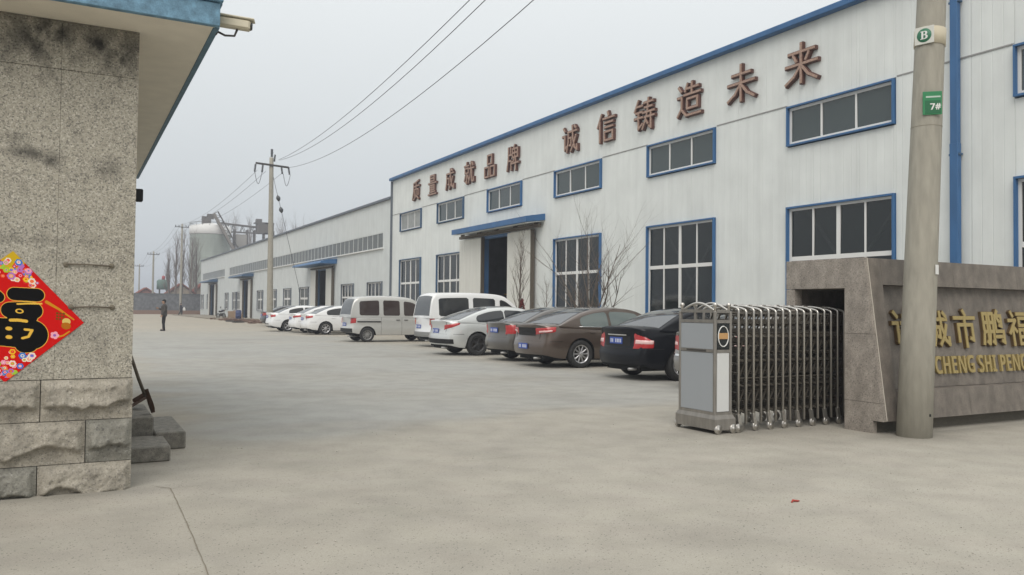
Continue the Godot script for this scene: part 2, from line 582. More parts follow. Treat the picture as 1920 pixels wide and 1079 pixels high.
func window_frame(w: float, h: float, t: float, sill := true) -> SurfaceTool:   # blue outer frame
	var st := mb()
	box(st, Vector3(0, h / 2 + t / 2, 0.03), Vector3(w + 2 * t, t, 0.14))
	if sill: box(st, Vector3(0, -h / 2 - t / 2, 0.03), Vector3(w + 2 * t, t, 0.14))
	box(st, Vector3(-w / 2 - t / 2, 0, 0.03), Vector3(t, h, 0.13))
	box(st, Vector3(w / 2 + t / 2, 0, 0.03), Vector3(t, h, 0.13))
	return st

func sash_mesh(w: float, h: float, nx: int, transom: float, b: float, mid: float) -> SurfaceTool:
	var st := mb()
	box(st, Vector3(0, h / 2 - b / 2, -0.03), Vector3(w, b, 0.05))
	box(st, Vector3(0, -h / 2 + b / 2, -0.03), Vector3(w, b, 0.05))
	for s in [-1, 1]: box(st, Vector3(s * (w / 2 - b / 2), 0, -0.031), Vector3(b, h - 2 * b, 0.05))
	if transom > -9.0: box(st, Vector3(0, transom, -0.027), Vector3(w - 2 * b, b * 1.7, 0.05))
	for k in range(1, nx):
		var bb := mid if nx % 2 == 0 and k == nx / 2 else b * 0.75
		box(st, Vector3(-w / 2 + w * k / nx, 0, -0.029), Vector3(bb, h - 2 * b, 0.045))
	return st

func add_window(parent: Node3D, at: Vector3, w: float, h: float, nx: int, transom: float, t: float, b: float, mid: float, frame_m: Material, pane_m: Material) -> Node3D:
	var fr := build(window_frame(w, h, t), "window", frame_m, parent, at)
	build(sash_mesh(w, h, nx, transom, b, mid), "sash", M.white, fr)
	for k in nx:
		var x := -w / 2 + w * (k + 0.5) / nx
		if transom > -9.0:
			put("pane", unit_box(Vector3(w / nx - 0.01, h / 2 - transom, 0.008)), pane_m, fr, Vector3(x, (h / 2 + transom) / 2, -0.035 + 0.0004 * k))
			put("pane", unit_box(Vector3(w / nx - 0.01, h / 2 + transom, 0.008)), pane_m, fr, Vector3(x, (-h / 2 + transom) / 2, -0.0362 - 0.0004 * k))
		else:
			put("pane", unit_box(Vector3(w / nx - 0.01, h - 0.02, 0.008)), pane_m, fr, Vector3(x, 0, -0.035))
	for c in fr.get_children():
		if c.name.begins_with("pane"): c.rotation = Vector3(rng.randf_range(-0.02, 0.02), rng.randf_range(-0.012, 0.012), 0)
	return fr

func shell(parent: Node3D, x0: float, x1: float, h: float, depth: float, rise: float, m: Material) -> void:
	# the sides, back and roof that close the hall behind its front wall (local z is outwards)
	var st := mb()
	box(st, Vector3((x0 + x1) / 2, h / 2, -depth), Vector3(x1 - x0, h, 0.12))
	build(st, "back_wall", m, parent)
	for s in [[x0 + 0.06, "end_wall"], [x1 - 0.06, "end_wall"]]:
		var g := mb()
		var p := [Vector3(0, 0, -0.11), Vector3(0, h, -0.11), Vector3(0, h + rise, -depth / 2), Vector3(0, h, -depth + 0.07), Vector3(0, 0, -depth + 0.07)]
		for sd in [-0.05, 0.05]:
			for k in range(1, 4):
				var o := Vector3(s[0] + sd, 0, 0)
				if sd > 0: tri(g, p[0] + o, p[k] + o, p[k + 1] + o)
				else: tri(g, p[0] + o, p[k + 1] + o, p[k] + o)
		build(g, "end_wall", m, parent)
	var rf := mb()
	for sd in [0, 1]:
		var a := Vector3(0, h + 0.02, 0.0 if sd == 0 else -depth - 0.1)
		var b := Vector3(0, h + 0.02 + rise, -depth / 2)
		for k in [0.0, 0.1]:
			var o := Vector3(0, k, 0)
			quad(rf, Vector3(x0, a.y, a.z) + o, Vector3(x1, a.y, a.z) + o, Vector3(x1, b.y, b.z) + o, Vector3(x0, b.y, b.z) + o)
	build(rf, "roof", M.blue_dull, parent)

func factory_hall() -> void:
	var t := thing("factory_hall", "tall white metal-clad hall with blue trim, windows in two rows and a slogan", "factory", Vector3(18, 0, 0), -PI / 2)
	var W := 3.37
	var cx := [-8.6, -15.0, -21.45, -27.8, -34.15, -40.4, -46.25]
	var holes := []
	for i in cx.size():
		var w2 := W / 2 + 0.06
		holes.append([cx[i] - w2, cx[i] + w2, 6.13, 7.31])
		if i != 4: holes.append([cx[i] - w2, cx[i] + w2, 0.95, 4.41])
	holes.append([-36.3, -33.45, 0.0, 5.0])
	var cuts := [-49.5]
	for i in range(cx.size() - 1, -1, -1):
		var a: float = cx[i] - W / 2 - 0.06
		var b: float = cx[i] + W / 2 + 0.06
		var prev: float = cuts[cuts.size() - 1]
		var n := maxi(1, roundi((a - prev) / 1.05))
		for k in range(1, n + 1): cuts.append(prev + (a - prev) * k / n)
		if i == 4:
			cuts.append_array([-35.5, -36.3, -33.45])
		else:
			for k in range(1, 3): cuts.append(a + (b - a) * k / 3.0)
		cuts.append(b)
	for k in range(1, 9): cuts.append(-6.85 + k)
	cuts.sort()
	panel_wall(t, cuts, holes, [7.34], 9.55, M.hall)
	var flash := mat(lin(0.28, 0.28, 0.27), 0.6)
	# horizontal flashing along the seam, eave trim, corner trim
	var prev := -49.45
	for i in range(cx.size() - 1, -1, -1):
		var a: float = cx[i] - W / 2 - 0.1
		put("seam_flashing", unit_box(Vector3(snappedf(a - prev, 0.01), 0.035, 0.016)), flash, t, Vector3((prev + a) / 2, 7.335, 0.008))
		prev = cx[i] + W / 2 + 0.1
	var st := mb()
	bevel_box(st, Vector3(-23.9, 9.62, 0.06), Vector3(51.5, 0.18, 0.34), 0.02)
	build(st, "eave_trim", M.blue, t)
	st = mb()
	box(st, Vector3(-49.55, 4.75, 0.0), Vector3(0.1, 9.5, 0.24))
	build(st, "corner_trim", M.trim_grey, t)
	for i in cx.size():
		var u := add_window(t, Vector3(cx[i], 6.72, 0), W, 1.05, 3, -99.0, 0.045, 0.075, 0.06, M.blue if i < 5 else M.blue_dull, M.pane_up if i < 6 else M.pane_pale)
		if i != 4:
			add_window(t, Vector3(cx[i], 2.68, 0), W, 3.36, 4, 0.25, 0.05, 0.07, 0.12, M.blue if i < 4 else M.blue_dull, M.pane)
	# steel cross braces seen through the glass of the windows
	for i in [1, 2, 3]:
		for s in [-1, 1]:
			var b := mb()
			tube(b, [Vector3(cx[i] - s * 1.75, 4.6, -0.55 - 0.06 * s), Vector3(cx[i] + s * 1.5, 0.4, -0.55 - 0.06 * s)], [0.05], 6)
			build(b, "brace", mat(lin(0.45, 0.46, 0.46), 0.6), t)
	# sliding doors under a blue canopy
	st = mb()
	box(st, Vector3(-36.22, 2.5, -0.06), Vector3(0.14, 5.0, 0.30))
	box(st, Vector3(-33.52, 2.5, -0.06), Vector3(0.12, 5.0, 0.30))
	box(st, Vector3(-34.87, 4.93, -0.06), Vector3(2.58, 0.13, 0.26))
	build(st, "door_frame", M.blue, t)
	for d in [[-38.72, -36.16], [-33.42, -31.2]]:
		var lf := build(mb_box(Vector3(d[1] - d[0], 4.9, 0.07)), "sliding_door", M.leaf, t, Vector3((d[0] + d[1]) / 2, 2.5, 0.16))
		var n := 4
		for k in n:
			put("door_panel", bevelled(Vector3((d[1] - d[0]) / n - 0.012, 4.86, 0.03), 0.01), M.leaf, lf, Vector3(-(d[1] - d[0]) / 2 + (d[1] - d[0]) * (k + 0.5) / n, 0, 0.045))
		put("door_edge", unit_box(Vector3(0.1, 4.9, 0.16)), M.brown, lf, Vector3((d[1] - d[0]) / 2 + 0.05, 0, 0.0))
	st = mb()
	box(st, Vector3(-34.6, 5.08, 0.19), Vector3(8.2, 0.13, 0.14))
	build(st, "door_rail", M.brown, t)
	for k in 5:
		var br := mb()
		box(br, Vector3(-38.4 + k * 1.9, 5.22, 0.18), Vector3(0.09, 0.2, 0.2))
		build(br, "rail_bracket", M.brown, t)
	st = mb()
	var cl := -38.1
	var cr := -30.35
	var pr := [Vector2(0.0, 5.30), Vector2(0.96, 5.17), Vector2(0.96, 5.42), Vector2(0.0, 5.58)]
	for k in 4:
		var a: Vector2 = pr[k]
		var b: Vector2 = pr[(k + 1) % 4]
		quad(st, Vector3(cl, a.y, a.x), Vector3(cr, a.y, a.x), Vector3(cr, b.y, b.x), Vector3(cl, b.y, b.x))
	for x in [cl, cr]:
		quad(st, Vector3(x, pr[0].y, pr[0].x), Vector3(x, pr[1].y, pr[1].x), Vector3(x, pr[2].y, pr[2].x), Vector3(x, pr[3].y, pr[3].x))
	build(st, "canopy", M.blue, t)
	put("canopy_soffit", unit_box(Vector3(7.7, 0.02, 0.9)), M.shed, t, Vector3(-34.22, 5.2, 0.47)).rotation.x = 0.135
	# downpipe with a joint collar
	var pipe := put("downpipe", bevelled(Vector3(0.185, 4.2, 0.13), 0.012), M.blue, t, Vector3(-11.63, 7.45, 0.12))
	put("lower_pipe", bevelled(Vector3(0.205, 5.3, 0.14), 0.012), M.blue, pipe, Vector3(0, -4.74, 0.002))
	for y in [-5.9, -2.35, 1.2]:
		put("pipe_clip", bevelled(Vector3(0.26, 0.05, 0.15), 0.006), M.blue_dull, pipe, Vector3(0, y, -0.02))
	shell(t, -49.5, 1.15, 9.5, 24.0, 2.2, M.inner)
	slogan()

func mb_box(s: Vector3) -> SurfaceTool:
	var st := mb()
	box(st, Vector3.ZERO, s)
	return st

# strokes of the characters in a 100 x 100 square, y downwards
const GLYPH := {
	"质": "80 6 50 12 22 16; 22 16 22 55 8 92; 26 32 90 30; 54 18 54 44; 36 76 36 46 80 46 80 74; 58 54 58 68 48 82 24 94; 62 78 86 94",
	"量": "28 8 72 8 72 32 28 32 28 8; 28 20 72 20; 6 42 94 42; 26 52 74 52 74 72 26 72 26 52; 26 62 74 62; 50 52 50 92; 20 82 80 82; 6 93 94 93",
	"成": "16 26 88 26; 18 26 18 60 8 92; 20 46 44 46 42 76 34 72; 54 8 60 50 74 82 92 92 92 76; 82 44 68 72 46 92; 68 10 80 18",
	"就": "28 6 28 18; 6 20 50 20; 14 30 44 30 44 50 14 50 14 30; 29 50 29 92 20 86; 16 62 8 80; 40 60 48 76; 54 34 96 34; 70 8 70 40 62 72 48 92; 78 40 78 82 84 90 95 88 95 74; 82 12 90 24",
	"品": "32 8 68 8 68 42 32 42 32 8; 8 54 42 54 42 92 8 92 8 54; 58 54 92 54 92 92 58 92 58 54",
	"牌": "18 8 18 50 8 92; 18 36 44 36; 36 8 36 36; 20 58 40 58 40 92; 66 4 60 14; 52 16 90 16 90 48 52 48 52 16; 52 32 90 32; 70 16 70 48 60 62 50 64; 50 70 96 70; 76 52 76 96",
	"诚": "12 10 20 20; 6 36 20 36 20 82 32 72; 40 26 92 26; 42 26 42 60 32 90; 44 46 60 46 58 72 50 70; 66 8 70 48 80 80 94 90 94 74; 88 42 76 68 58 90; 80 10 88 18",
	"信": "28 8 8 44; 20 30 20 92; 62 4 66 14; 38 22 96 22; 46 36 88 36; 46 50 88 50; 46 64 88 64 88 90 46 90 46 64",
	"铸": "22 6 6 34; 18 22 42 22; 12 40 40 40; 6 56 42 56; 24 40 24 88 42 76; 50 16 90 16; 54 30 86 30; 46 44 96 44; 70 6 66 44 56 70 44 90; 54 58 96 58; 82 48 82 92 74 86; 60 68 68 78",
	"造": "44 6 36 24; 40 18 86 18; 32 34 94 34; 62 4 62 34; 44 46 84 46 84 72 44 72 44 46; 10 10 20 22; 6 38 22 38 22 68 6 88; 22 72 40 90 96 90",
	"未": "20 28 80 28; 6 50 94 50; 50 6 50 94; 50 52 30 76 6 90; 50 52 70 76 94 90",
	"来": "14 24 86 24; 6 52 94 52; 50 6 50 94; 28 30 36 44; 72 30 64 44; 50 54 30 78 6 92; 50 54 70 78 94 92",
	"诸": "12 10 22 20; 6 36 22 36 22 82 34 72; 44 18 80 18; 36 36 94 36; 62 6 62 36; 88 10 64 40 34 58; 50 54 84 54 84 92 50 92 50 54; 50 72 84 72",
	"城": "8 34 36 34; 22 12 22 76; 6 80 38 70; 44 26 92 26; 46 26 46 60 36 90; 46 46 62 46 60 72 54 70; 66 8 70 48 82 80 95 90 95 74; 88 42 78 68 60 90; 80 10 88 18",
	"市": "48 4 54 14; 8 22 92 22; 22 82 22 40 80 40 80 80 70 76; 50 22 50 96",
	"鹏": "6 90 12 60 12 10 28 10 28 90 22 86; 12 34 28 34; 12 58 28 58; 30 90 36 60 36 10 52 10 52 90 46 86; 36 34 52 34; 36 58 52 58; 74 4 68 14; 62 58 62 16 88 16 88 44 80 42; 72 24 78 32; 62 58 94 58 94 88 86 84; 58 72 84 72",
	"福": "20 6 26 16; 6 28 36 28 8 62; 22 44 22 94; 30 50 38 58; 46 10 94 10; 52 22 88 22 88 42 52 42 52 22; 50 54 92 54 92 92 50 92 50 54; 50 73 92 73; 71 54 71 92",
}

func glyph_bars(ch: String, size: float, width: float, z0: float, z1: float, step: float) -> SurfaceTool:
	var st := mb()
	var k := 0
	for stroke in GLYPH[ch].split(";"):
		var a: PackedFloat64Array = stroke.strip_edges().split_floats(" ")
		for i in range(0, a.size() - 2, 2):
			var p := Vector2((a[i] - 50) * size / 100, (50 - a[i + 1]) * size / 100)
			var q := Vector2((a[i + 2] - 50) * size / 100, (50 - a[i + 3]) * size / 100)
			var d := (q - p).normalized()
			var len := p.distance_to(q) + width * 0.9
			var zt := z1 + step * k
			var bs := Basis(Vector3(d.x, d.y, 0), Vector3(-d.y, d.x, 0), Vector3(0, 0, 1))
			box(st, Vector3((p.x + q.x) / 2, (p.y + q.y) / 2, (z0 + zt) / 2), Vector3(len, width, zt - z0), bs)
			k += 1
	return st

func slogan() -> void:
	var chars := "质量成就品牌诚信铸造未来"
	var where := [-45.24, -42.74, -40.3, -37.89, -35.53, -33.18, -28.23, -25.69, -23.29, -20.89, -18.5, -16.16]
	var says := ["first of the slogan, at the far end of the hall", "second of the slogan, a stack of boxes and bars", "third of the slogan, with one long hooked stroke", "fourth of the slogan, in two close-set halves",
		"fifth of the slogan, made of three square boxes", "sixth of the slogan, just before the gap", "just after the gap in the slogan, in two halves", "upright figure with four bars beside a leaning stem",
		"densest one of the second half, with many crossbars", "box above a long sweeping foot", "tree-like, with two crossbars and two falling legs", "last of the slogan, tree-like with two added dots"]
	for i in 12:
		var t := thing("slogan_character", "red-brown metal character " + says[i], "letter", Vector3(17.98, 8.42, where[i]), -PI / 2, "slogan characters along the top of the hall")
		build(glyph_bars(chars[i], 1.24, 0.118, -0.01, 0.09, 0.0007), "letter_edge", M.letter_edge, t)
		build(glyph_bars(chars[i], 1.24, 0.07, 0.02, 0.122, 0.0007), "letter_face", M.letter_face, t)

func long_shed() -> void:
	var t := thing("long_shed", "long low pale metal shed with a ribbon of clerestory panes and three blue canopies", "shed", Vector3(18, 0, 0), -PI / 2)
	var wx := [-52.72, -58.85, -71.6, -77.9, -84.0, -90.5, -103.4, -106.3, -112.0, -128.2, -134.5]
	var doors := [[-67.1, -64.2], [-99.9, -96.7], [-125.8, -121.8]]
	var holes := []
	for i in wx.size():
		var hw := 1.5 if i < 6 else 1.2
		holes.append([wx[i] - hw, wx[i] + hw, 0.95, 3.15])
	for d in doors: holes.append([d[0], d[1], 0.0, 4.5])
	holes.append([-110.45, -51.25, 5.36, 6.4])
	holes.append([-134.8, -114.2, 5.36, 6.4])
	var cuts := []
	for h in holes:
		cuts.append(h[0]); cuts.append(h[1])
	cuts.append_array([-136.9, -49.62])
	cuts.sort()
	var full := []
	for i in cuts.size():
		if i > 0:
			var gap: float = cuts[i] - cuts[i - 1]
			if gap < 0.03: continue
			var n := maxi(1, roundi(gap / (2.0 if cuts[i] > -80.0 else 4.0)))
			for k in range(1, n): full.append(cuts[i - 1] + gap * k / n)
		full.append(cuts[i])
	panel_wall(t, full, holes, [], 8.42, M.shed)
	var st := mb()
	box(st, Vector3(-93.3, 8.49, 0.03), Vector3(87.3, 0.15, 0.26))
	build(st, "eave_trim", M.trim_grey, t)
	for r in [[-110.45, -51.25], [-134.8, -114.2]]:
		var w: float = r[1] - r[0]
		var n := roundi(w / 1.08)
		var fr := build(sash_mesh(w, 1.04, n, -99.0, 0.05, 0.035), "ribbon_window", M.shed, t, Vector3((r[0] + r[1]) / 2, 5.88, 0))
		for k in n:
			put("pane", unit_box(Vector3(snappedf(w / n - 0.02, 0.01), 0.98, 0.01)), M.pane_grey, fr, Vector3(-w / 2 + w * (k + 0.5) / n, 0, -0.038))
		var sl := mb()
		box(sl, Vector3((r[0] + r[1]) / 2, 5.33, 0.05), Vector3(w + 0.2, 0.06, 0.2))
		build(sl, "window_sill", M.white, t)
	for i in wx.size():
		var w := 2.94 if i < 6 else 2.34
		if i < 2: add_window(t, Vector3(wx[i], 2.05, 0), w, 2.14, 4, 0.1, 0.03, 0.07, 0.12, M.trim_grey, M.pane)
		else: add_window(t, Vector3(wx[i], 2.05, 0), w, 2.14, 2, 0.1, 0.03, 0.1, 0.16, M.trim_grey, M.pane_grey)
	for i in 3:
		var d: Array = doors[i]
		var wd: float = d[1] - d[0]
		var fr := mb()
		for x in [d[0] + 0.06, d[1] - 0.06]: box(fr, Vector3(x, 2.25, -0.03), Vector3(0.08, 4.5, 0.14))
		box(fr, Vector3((d[0] + d[1]) / 2, 4.44, -0.03), Vector3(wd - 0.24, 0.12, 0.12))
		build(fr, "door_frame", M.blue_dull, t)
		for s in [[d[1] + 0.02, d[1] + 1.75], [d[0] - 1.75, d[0] - 0.02]]:
			var lf := put("sliding_door", bevelled(Vector3(s[1] - s[0], 4.4, 0.08), 0.01), M.leaf, t, Vector3((s[0] + s[1]) / 2, 2.25, 0.15))
			put("door_edge", unit_box(Vector3(0.12, 4.4, 0.17)), M.brown, lf, Vector3((s[1] - s[0]) / 2 + 0.06, 0, 0))
		var cm := mb()
		var x0: float = (d[0] + d[1]) / 2 - 5.0
		var x1: float = (d[0] + d[1]) / 2 + 3.9
		var ring := []
		for k in 7:
			var a := PI / 2 * k / 6.0
			ring.append(Vector2(1.35 * sin(a), 4.78 + 0.36 * cos(a)))
		for k in 6:
			quad(cm, Vector3(x0, ring[k + 1].y, ring[k + 1].x), Vector3(x1, ring[k + 1].y, ring[k + 1].x), Vector3(x1, ring[k].y, ring[k].x), Vector3(x0, ring[k].y, ring[k].x))
			for x in [x0, x1]: tri(cm, Vector3(x, 4.78, 0), Vector3(x, ring[k + 1].y, ring[k + 1].x), Vector3(x, ring[k].y, ring[k].x))
		quad(cm, Vector3(x0, 4.78, 0), Vector3(x1, 4.78, 0), Vector3(x1, 4.775, 1.35), Vector3(x0, 4.775, 1.35))
		build(cm, "canopy", M.blue_dull if i > 0 else M.blue, t)
		put("door_rail", unit_box(Vector3(6.4, 0.12, 0.14)), M.brown, t, Vector3((d[0] + d[1]) / 2, 4.58, 0.16))
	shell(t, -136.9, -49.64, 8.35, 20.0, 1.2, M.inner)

# ---------------------------------------------------------------- gatehouse at the entrance
func planar_uv(m: ArrayMesh, o: Vector2, s: Vector2) -> ArrayMesh:   # u along x, v down y
	var a := m.surface_get_arrays(0)
	var uv := PackedVector2Array()
	for p in a[Mesh.ARRAY_VERTEX]: uv.append(Vector2((p.x - o.x) / s.x, 1.0 - (p.y - o.y) / s.y))
	a[Mesh.ARRAY_TEX_UV] = uv
	var r := ArrayMesh.new()
	r.add_surface_from_arrays(Mesh.PRIMITIVE_TRIANGLES, a)
	return r

func granite_wall_image(w: int, h: int) -> Image:
	var im := Image.create(w, h, false, Image.FORMAT_RGB8)
	var tones := [lin(0.375, 0.35, 0.285), lin(0.325, 0.30, 0.245), lin(0.43, 0.40, 0.335), lin(0.25, 0.235, 0.195), lin(0.19, 0.178, 0.152), lin(0.50, 0.47, 0.40)]
	im.fill(tones[0])
	var r := RandomNumberGenerator.new()
	r.seed = 21
	for i in w * h / 14:
		var c: Color = tones[r.randi() % tones.size()]
		var k := r.randf_range(0.95, 1.05)
		im.fill_rect(Rect2i(r.randi() % w, r.randi() % h, 2 + r.randi() % 5, 2 + r.randi() % 5), Color(c.r * k, c.g * k, c.b * k))
	# dirt: a mossy band under the eave with runs, some blotches lower down
	var n := FastNoiseLite.new()
	n.seed = 5
	n.frequency = 0.012
	n.fractal_octaves = 4
	var spots := [[-0.26, 3.42, 0.09, 0.13, 0.5], [-0.15, 3.47, 0.07, 0.08, 0.45], [0.14, 3.42, 0.1, 0.07, 0.4], [0.27, 3.38, 0.09, 0.09, 0.45], [-0.31, 2.54, 0.12, 0.05, 0.42], [-0.16, 2.50, 0.06, 0.06, 0.35], [0.22, 2.46, 0.10, 0.09, 0.18], [-0.42, 2.66, 0.08, 0.05, 0.2],
		[-0.1, 1.9, 0.3, 0.04, 0.14], [0.1, 1.2, 0.2, 0.2, 0.08]]
	for y in h:
		var wy := 0.85 + 2.75 * (1.0 - float(y) / h)
		for x in w:
			var wx := -1.5 + 1.95 * float(x) / w
			var q := n.get_noise_2d(x, y * 0.7)
			var d := smoothstep(3.12, 3.66, wy + q * 0.35) * 0.28
			for s in spots:
				var dx: float = (wx - s[0]) / s[2]
				var dy: float = (wy - s[1]) / s[3]
				var rr := dx * dx + dy * dy
				if rr < 4.0: d += s[4] * 0.8 * exp(-rr * 1.3) * clampf(1.0 + q * 1.6, 0.2, 1.5)
			d += maxf(0.0, q) * 0.10
			if d > 0.01:
				var c := im.get_pixel(x, y)
				var k := 1.0 - clampf(d, 0.0, 0.75)
				im.set_pixel(x, y, Color(c.r * k, c.g * k * 1.0, c.b * k))
	return im

func quarry_block(w: float, h: float, sd: int) -> ArrayMesh:   # rough-hewn front with a narrow dressed margin, local z out, origin at the back face centre
	var st := mb(true)
	var n := FastNoiseLite.new()
	n.seed = sd
	n.frequency = 3.2
	n.fractal_octaves = 4
	var nx := int(w / 0.016) + 2
	var ny := int(h / 0.016) + 2
	var rows := []
	for j in ny + 1:
		var row := []
		for i in nx + 1:
			var u := float(i) / nx
			var v := float(j) / ny
			var x := (u - 0.5) * w
			var y := (v - 0.5) * h
			var e := minf(minf(x + w / 2, w / 2 - x), minf(y + h / 2, h / 2 - y))
			var ledge := 0.34 + 0.30 * n.get_noise_2d(u * w * 0.9, 7.7 + sd)
			var k := smoothstep(ledge - 0.025, ledge + 0.025, v)
			var z := lerpf(0.004, 0.062 - 0.05 * maxf(0.0, v - ledge), k) + 0.020 * n.get_noise_2d(x * 1.3, y * 1.8) + 0.014 * n.get_noise_2d(x * 5.0, y * 6.0)
			z = z * smoothstep(0.0, 0.045, e - 0.006) + 0.002
			row.append(Vector3(x, y, maxf(z, -0.004) + 0.12))
		rows.append(row)
	grid(st, rows)
	st.set_smooth_group(-1)
	box(st, Vector3(0, 0, 0.055), Vector3(w, h, 0.13))
	return done(st)

func prism_x(st: SurfaceTool, x0: float, x1: float, poly: Array) -> void:   # poly: Vector2(z, y), counter-clockwise seen from +x looking to -x
	var n := poly.size()
	for i in n:
		var a: Vector2 = poly[i]
		var b: Vector2 = poly[(i + 1) % n]
		quad(st, Vector3(x0, a.y, a.x), Vector3(x1, a.y, a.x), Vector3(x1, b.y, b.x), Vector3(x0, b.y, b.x))
	var pl := PackedVector2Array(poly)
	var t := Geometry2D.triangulate_polygon(pl)
	for i in range(0, t.size(), 3):
		for x in [x0, x1]:
			tri(st, Vector3(x, pl[t[i]].y, pl[t[i]].x), Vector3(x, pl[t[i + 1]].y, pl[t[i + 1]].x), Vector3(x, pl[t[i + 2]].y, pl[t[i + 2]].x))

func gatehouse() -> void:
	var t := thing("gatehouse", "granite-faced gatehouse corner with rough stone base and pale blue eave", "gatehouse", Vector3(0, 0, -7.02))
	var im := granite_wall_image(900, 1270)
	var gm := mat(Color(1, 1, 1), 0.8)
	gm.albedo_texture = tex(im)
	var wall := mb()
	box(wall, Vector3(-1.6, 1.785, -4.06), Vector3(4.0, 3.56, 8.0))
	build(wall, "wall", M.mortar, t)
	for p in [[-1.5, -0.1025, 0.855, 3.1955], [-0.101, 0.43, 0.855, 3.1955], [-1.5, -0.1025, 3.199, 3.565], [-0.101, 0.43, 3.199, 3.565]]:
		var st := mb()
		bevel_box(st, Vector3((p[0] + p[1]) / 2, (p[2] + p[3]) / 2, -0.025), Vector3(p[1] - p[0], p[3] - p[2], 0.05), 0.001)
		put("granite_panel", planar_uv(done(st), Vector2(-1.5, 0.85), Vector2(1.95, 2.75)), gm, t)
	for q in [[-2.55, -1.5], [-3.6, -2.55]]:
		for r in [[0.855, 3.1955], [3.199, 3.565]]:
			put("granite_panel", bevelled(Vector3(1.048, r[1] - r[0], 0.05), 0.001), M.stone, t, Vector3((q[0] + q[1]) / 2, (r[0] + r[1]) / 2, -0.025))
	# right flank, seen only from further to the side
	for k in 5:
		for r in [[0.855, 2.2], [2.204, 3.565]]:
			put("granite_panel", bevelled(Vector3(0.03, r[1] - r[0], 1.58), 0.003), M.stone, t, Vector3(0.415, (r[0] + r[1]) / 2, -0.86 - 1.586 * k))
	# three courses of rough blocks
	var courses := [[0.545, 0.85, [-3.6, -2.75, -1.8, -0.95, -0.185, 0.44], [0, 0, 1]], [0.222, 0.54, [-3.6, -2.5, -1.65, -0.75, 0.118, 0.44], [0, 0, 1]], [-0.1, 0.217, [-3.6, -2.7, -1.75, -0.86, -0.195, 0.44], [0, 1, 0]]]
	var ci := 0
	for c in courses:
		for i in 5:
			var w: float = c[2][i + 1] - c[2][i] - 0.006
			var h: float = c[1] - c[0]
			put("stone_block", quarry_block(w, h, 98 + ci * 10 + i), M.stone_grey if (ci == 1 and i == 4) or (ci == 2 and i == 3) else M.stone, t, Vector3((c[2][i] + c[2][i + 1]) / 2, (c[0] + c[1]) / 2, -0.105))
		for k in 6:   # the same courses along the flank
			var b := put("stone_block", quarry_block(1.29, c[1] - c[0], 200 + ci), M.stone, t, Vector3(0.262, (c[0] + c[1]) / 2, -0.80 - 1.296 * k - (0.05 if ci == 1 else 0.0)))
			b.rotation.y = PI / 2
		ci += 1
	# eave: pale soffit, blue fascia with an upper lip
	var sx := 0.93
	var sz := 0.44
	put("soffit", unit_box(Vector3(4.4, 0.03, 8.6)), M.soffit, t, Vector3(sx - 2.2, 3.585, sz - 4.3))
	var st := mb()
	bevel_box(st, Vector3(sx - 2.2, 3.655, sz + 0.02), Vector3(4.46, 0.18, 0.05), 0.006)
	bevel_box(st, Vector3(sx - 2.2, 3.79, sz + 0.035), Vector3(4.5, 0.08, 0.07), 0.008)
	build(st, "front_fascia", M.fascia, t)
	st = mb()
	bevel_box(st, Vector3(sx + 0.012, 3.655, sz - 4.32), Vector3(0.05, 0.18, 8.6), 0.006)
	bevel_box(st, Vector3(sx + 0.02, 3.79, sz - 4.33), Vector3(0.07, 0.08, 8.62), 0.008)
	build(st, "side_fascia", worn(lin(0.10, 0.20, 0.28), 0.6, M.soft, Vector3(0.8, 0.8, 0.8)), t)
	st = mb()
	var rp := [Vector3(sx - 4.4, 3.83, sz + 0.05), Vector3(sx + 0.05, 3.83, sz + 0.05), Vector3(sx + 0.05, 3.83, sz - 8.6), Vector3(sx - 4.4, 3.83, sz - 8.6), Vector3(sx - 2.2, 4.7, sz - 2.4), Vector3(sx - 2.2, 4.7, sz - 6.4)]
	tri(st, rp[0], rp[1], rp[4]); quad(st, rp[1], rp[2], rp[5], rp[4]); tri(st, rp[2], rp[3], rp[5]); quad(st, rp[3], rp[0], rp[4], rp[5])
	build(st, "roof", M.fascia, t)
	# iron anchors left in the wall
	var ai := 0
	for a in [[-0.04, 0.27, 1.72, "upper rusty iron bar fixed flat on the granite wall beside the red poster"], [-0.0, 0.28, 1.40, "lower rusty iron bar on the granite wall, at the tip of the red poster"]]:
		var an := thing("wall_bar", a[3], "iron bar", Vector3((a[0] + a[1]) / 2, a[2], -7.012), 0, "iron bars on the gatehouse wall")
		var hw: float = (a[1] - a[0]) / 2
		var b := mb(true)
		tube(b, [Vector3(-hw, 0.004 - 0.008 * ai, 0.003), Vector3(0, 0.004, 0.006), Vector3(hw, -0.003, 0.003)], [0.0055], 8)
		build(b, "bar", worn(lin(0.17, 0.145, 0.11), 0.9, M.fine, Vector3(3, 3, 3)), an)
		for s in [-1, 1]:
			var p := mb(true)
			lathe(p, [Vector2(0.0, 0.006), Vector2(0.016, 0.005), Vector2(0.02, 0.0), Vector2(0.02, -0.005)], 12, Basis(Vector3.RIGHT, PI / 2), Vector3(s * hw, 0, 0))
			build(p, "end_plate", worn(lin(0.20, 0.175, 0.13), 0.9, M.fine, Vector3(3, 3, 3)), an)
		ai += 1
	poster()
	# camera under the corner of the eave
	var cam := thing("security_camera", "cream security camera on a bracket at the eave corner", "camera", Vector3(0.965, 3.56, -6.72))
	var dirx := Vector3(0.955, -0.09, 0.28).normalized()
	var bz := dirx.cross(Vector3.UP).normalized()
	var bs := Basis(dirx, bz.cross(dirx).normalized(), bz)
	st = mb()
	bevel_box(st, Vector3(0.13, 0.105, 0.0), Vector3(0.25, 0.075, 0.085), 0.014, bs)
	build(st, "housing", mat(lin(0.60, 0.55, 0.42), 0.5), cam)
	st = mb()
	bevel_box(st, Vector3(0.14, 0.153, 0.0), Vector3(0.29, 0.014, 0.105), 0.005, bs)
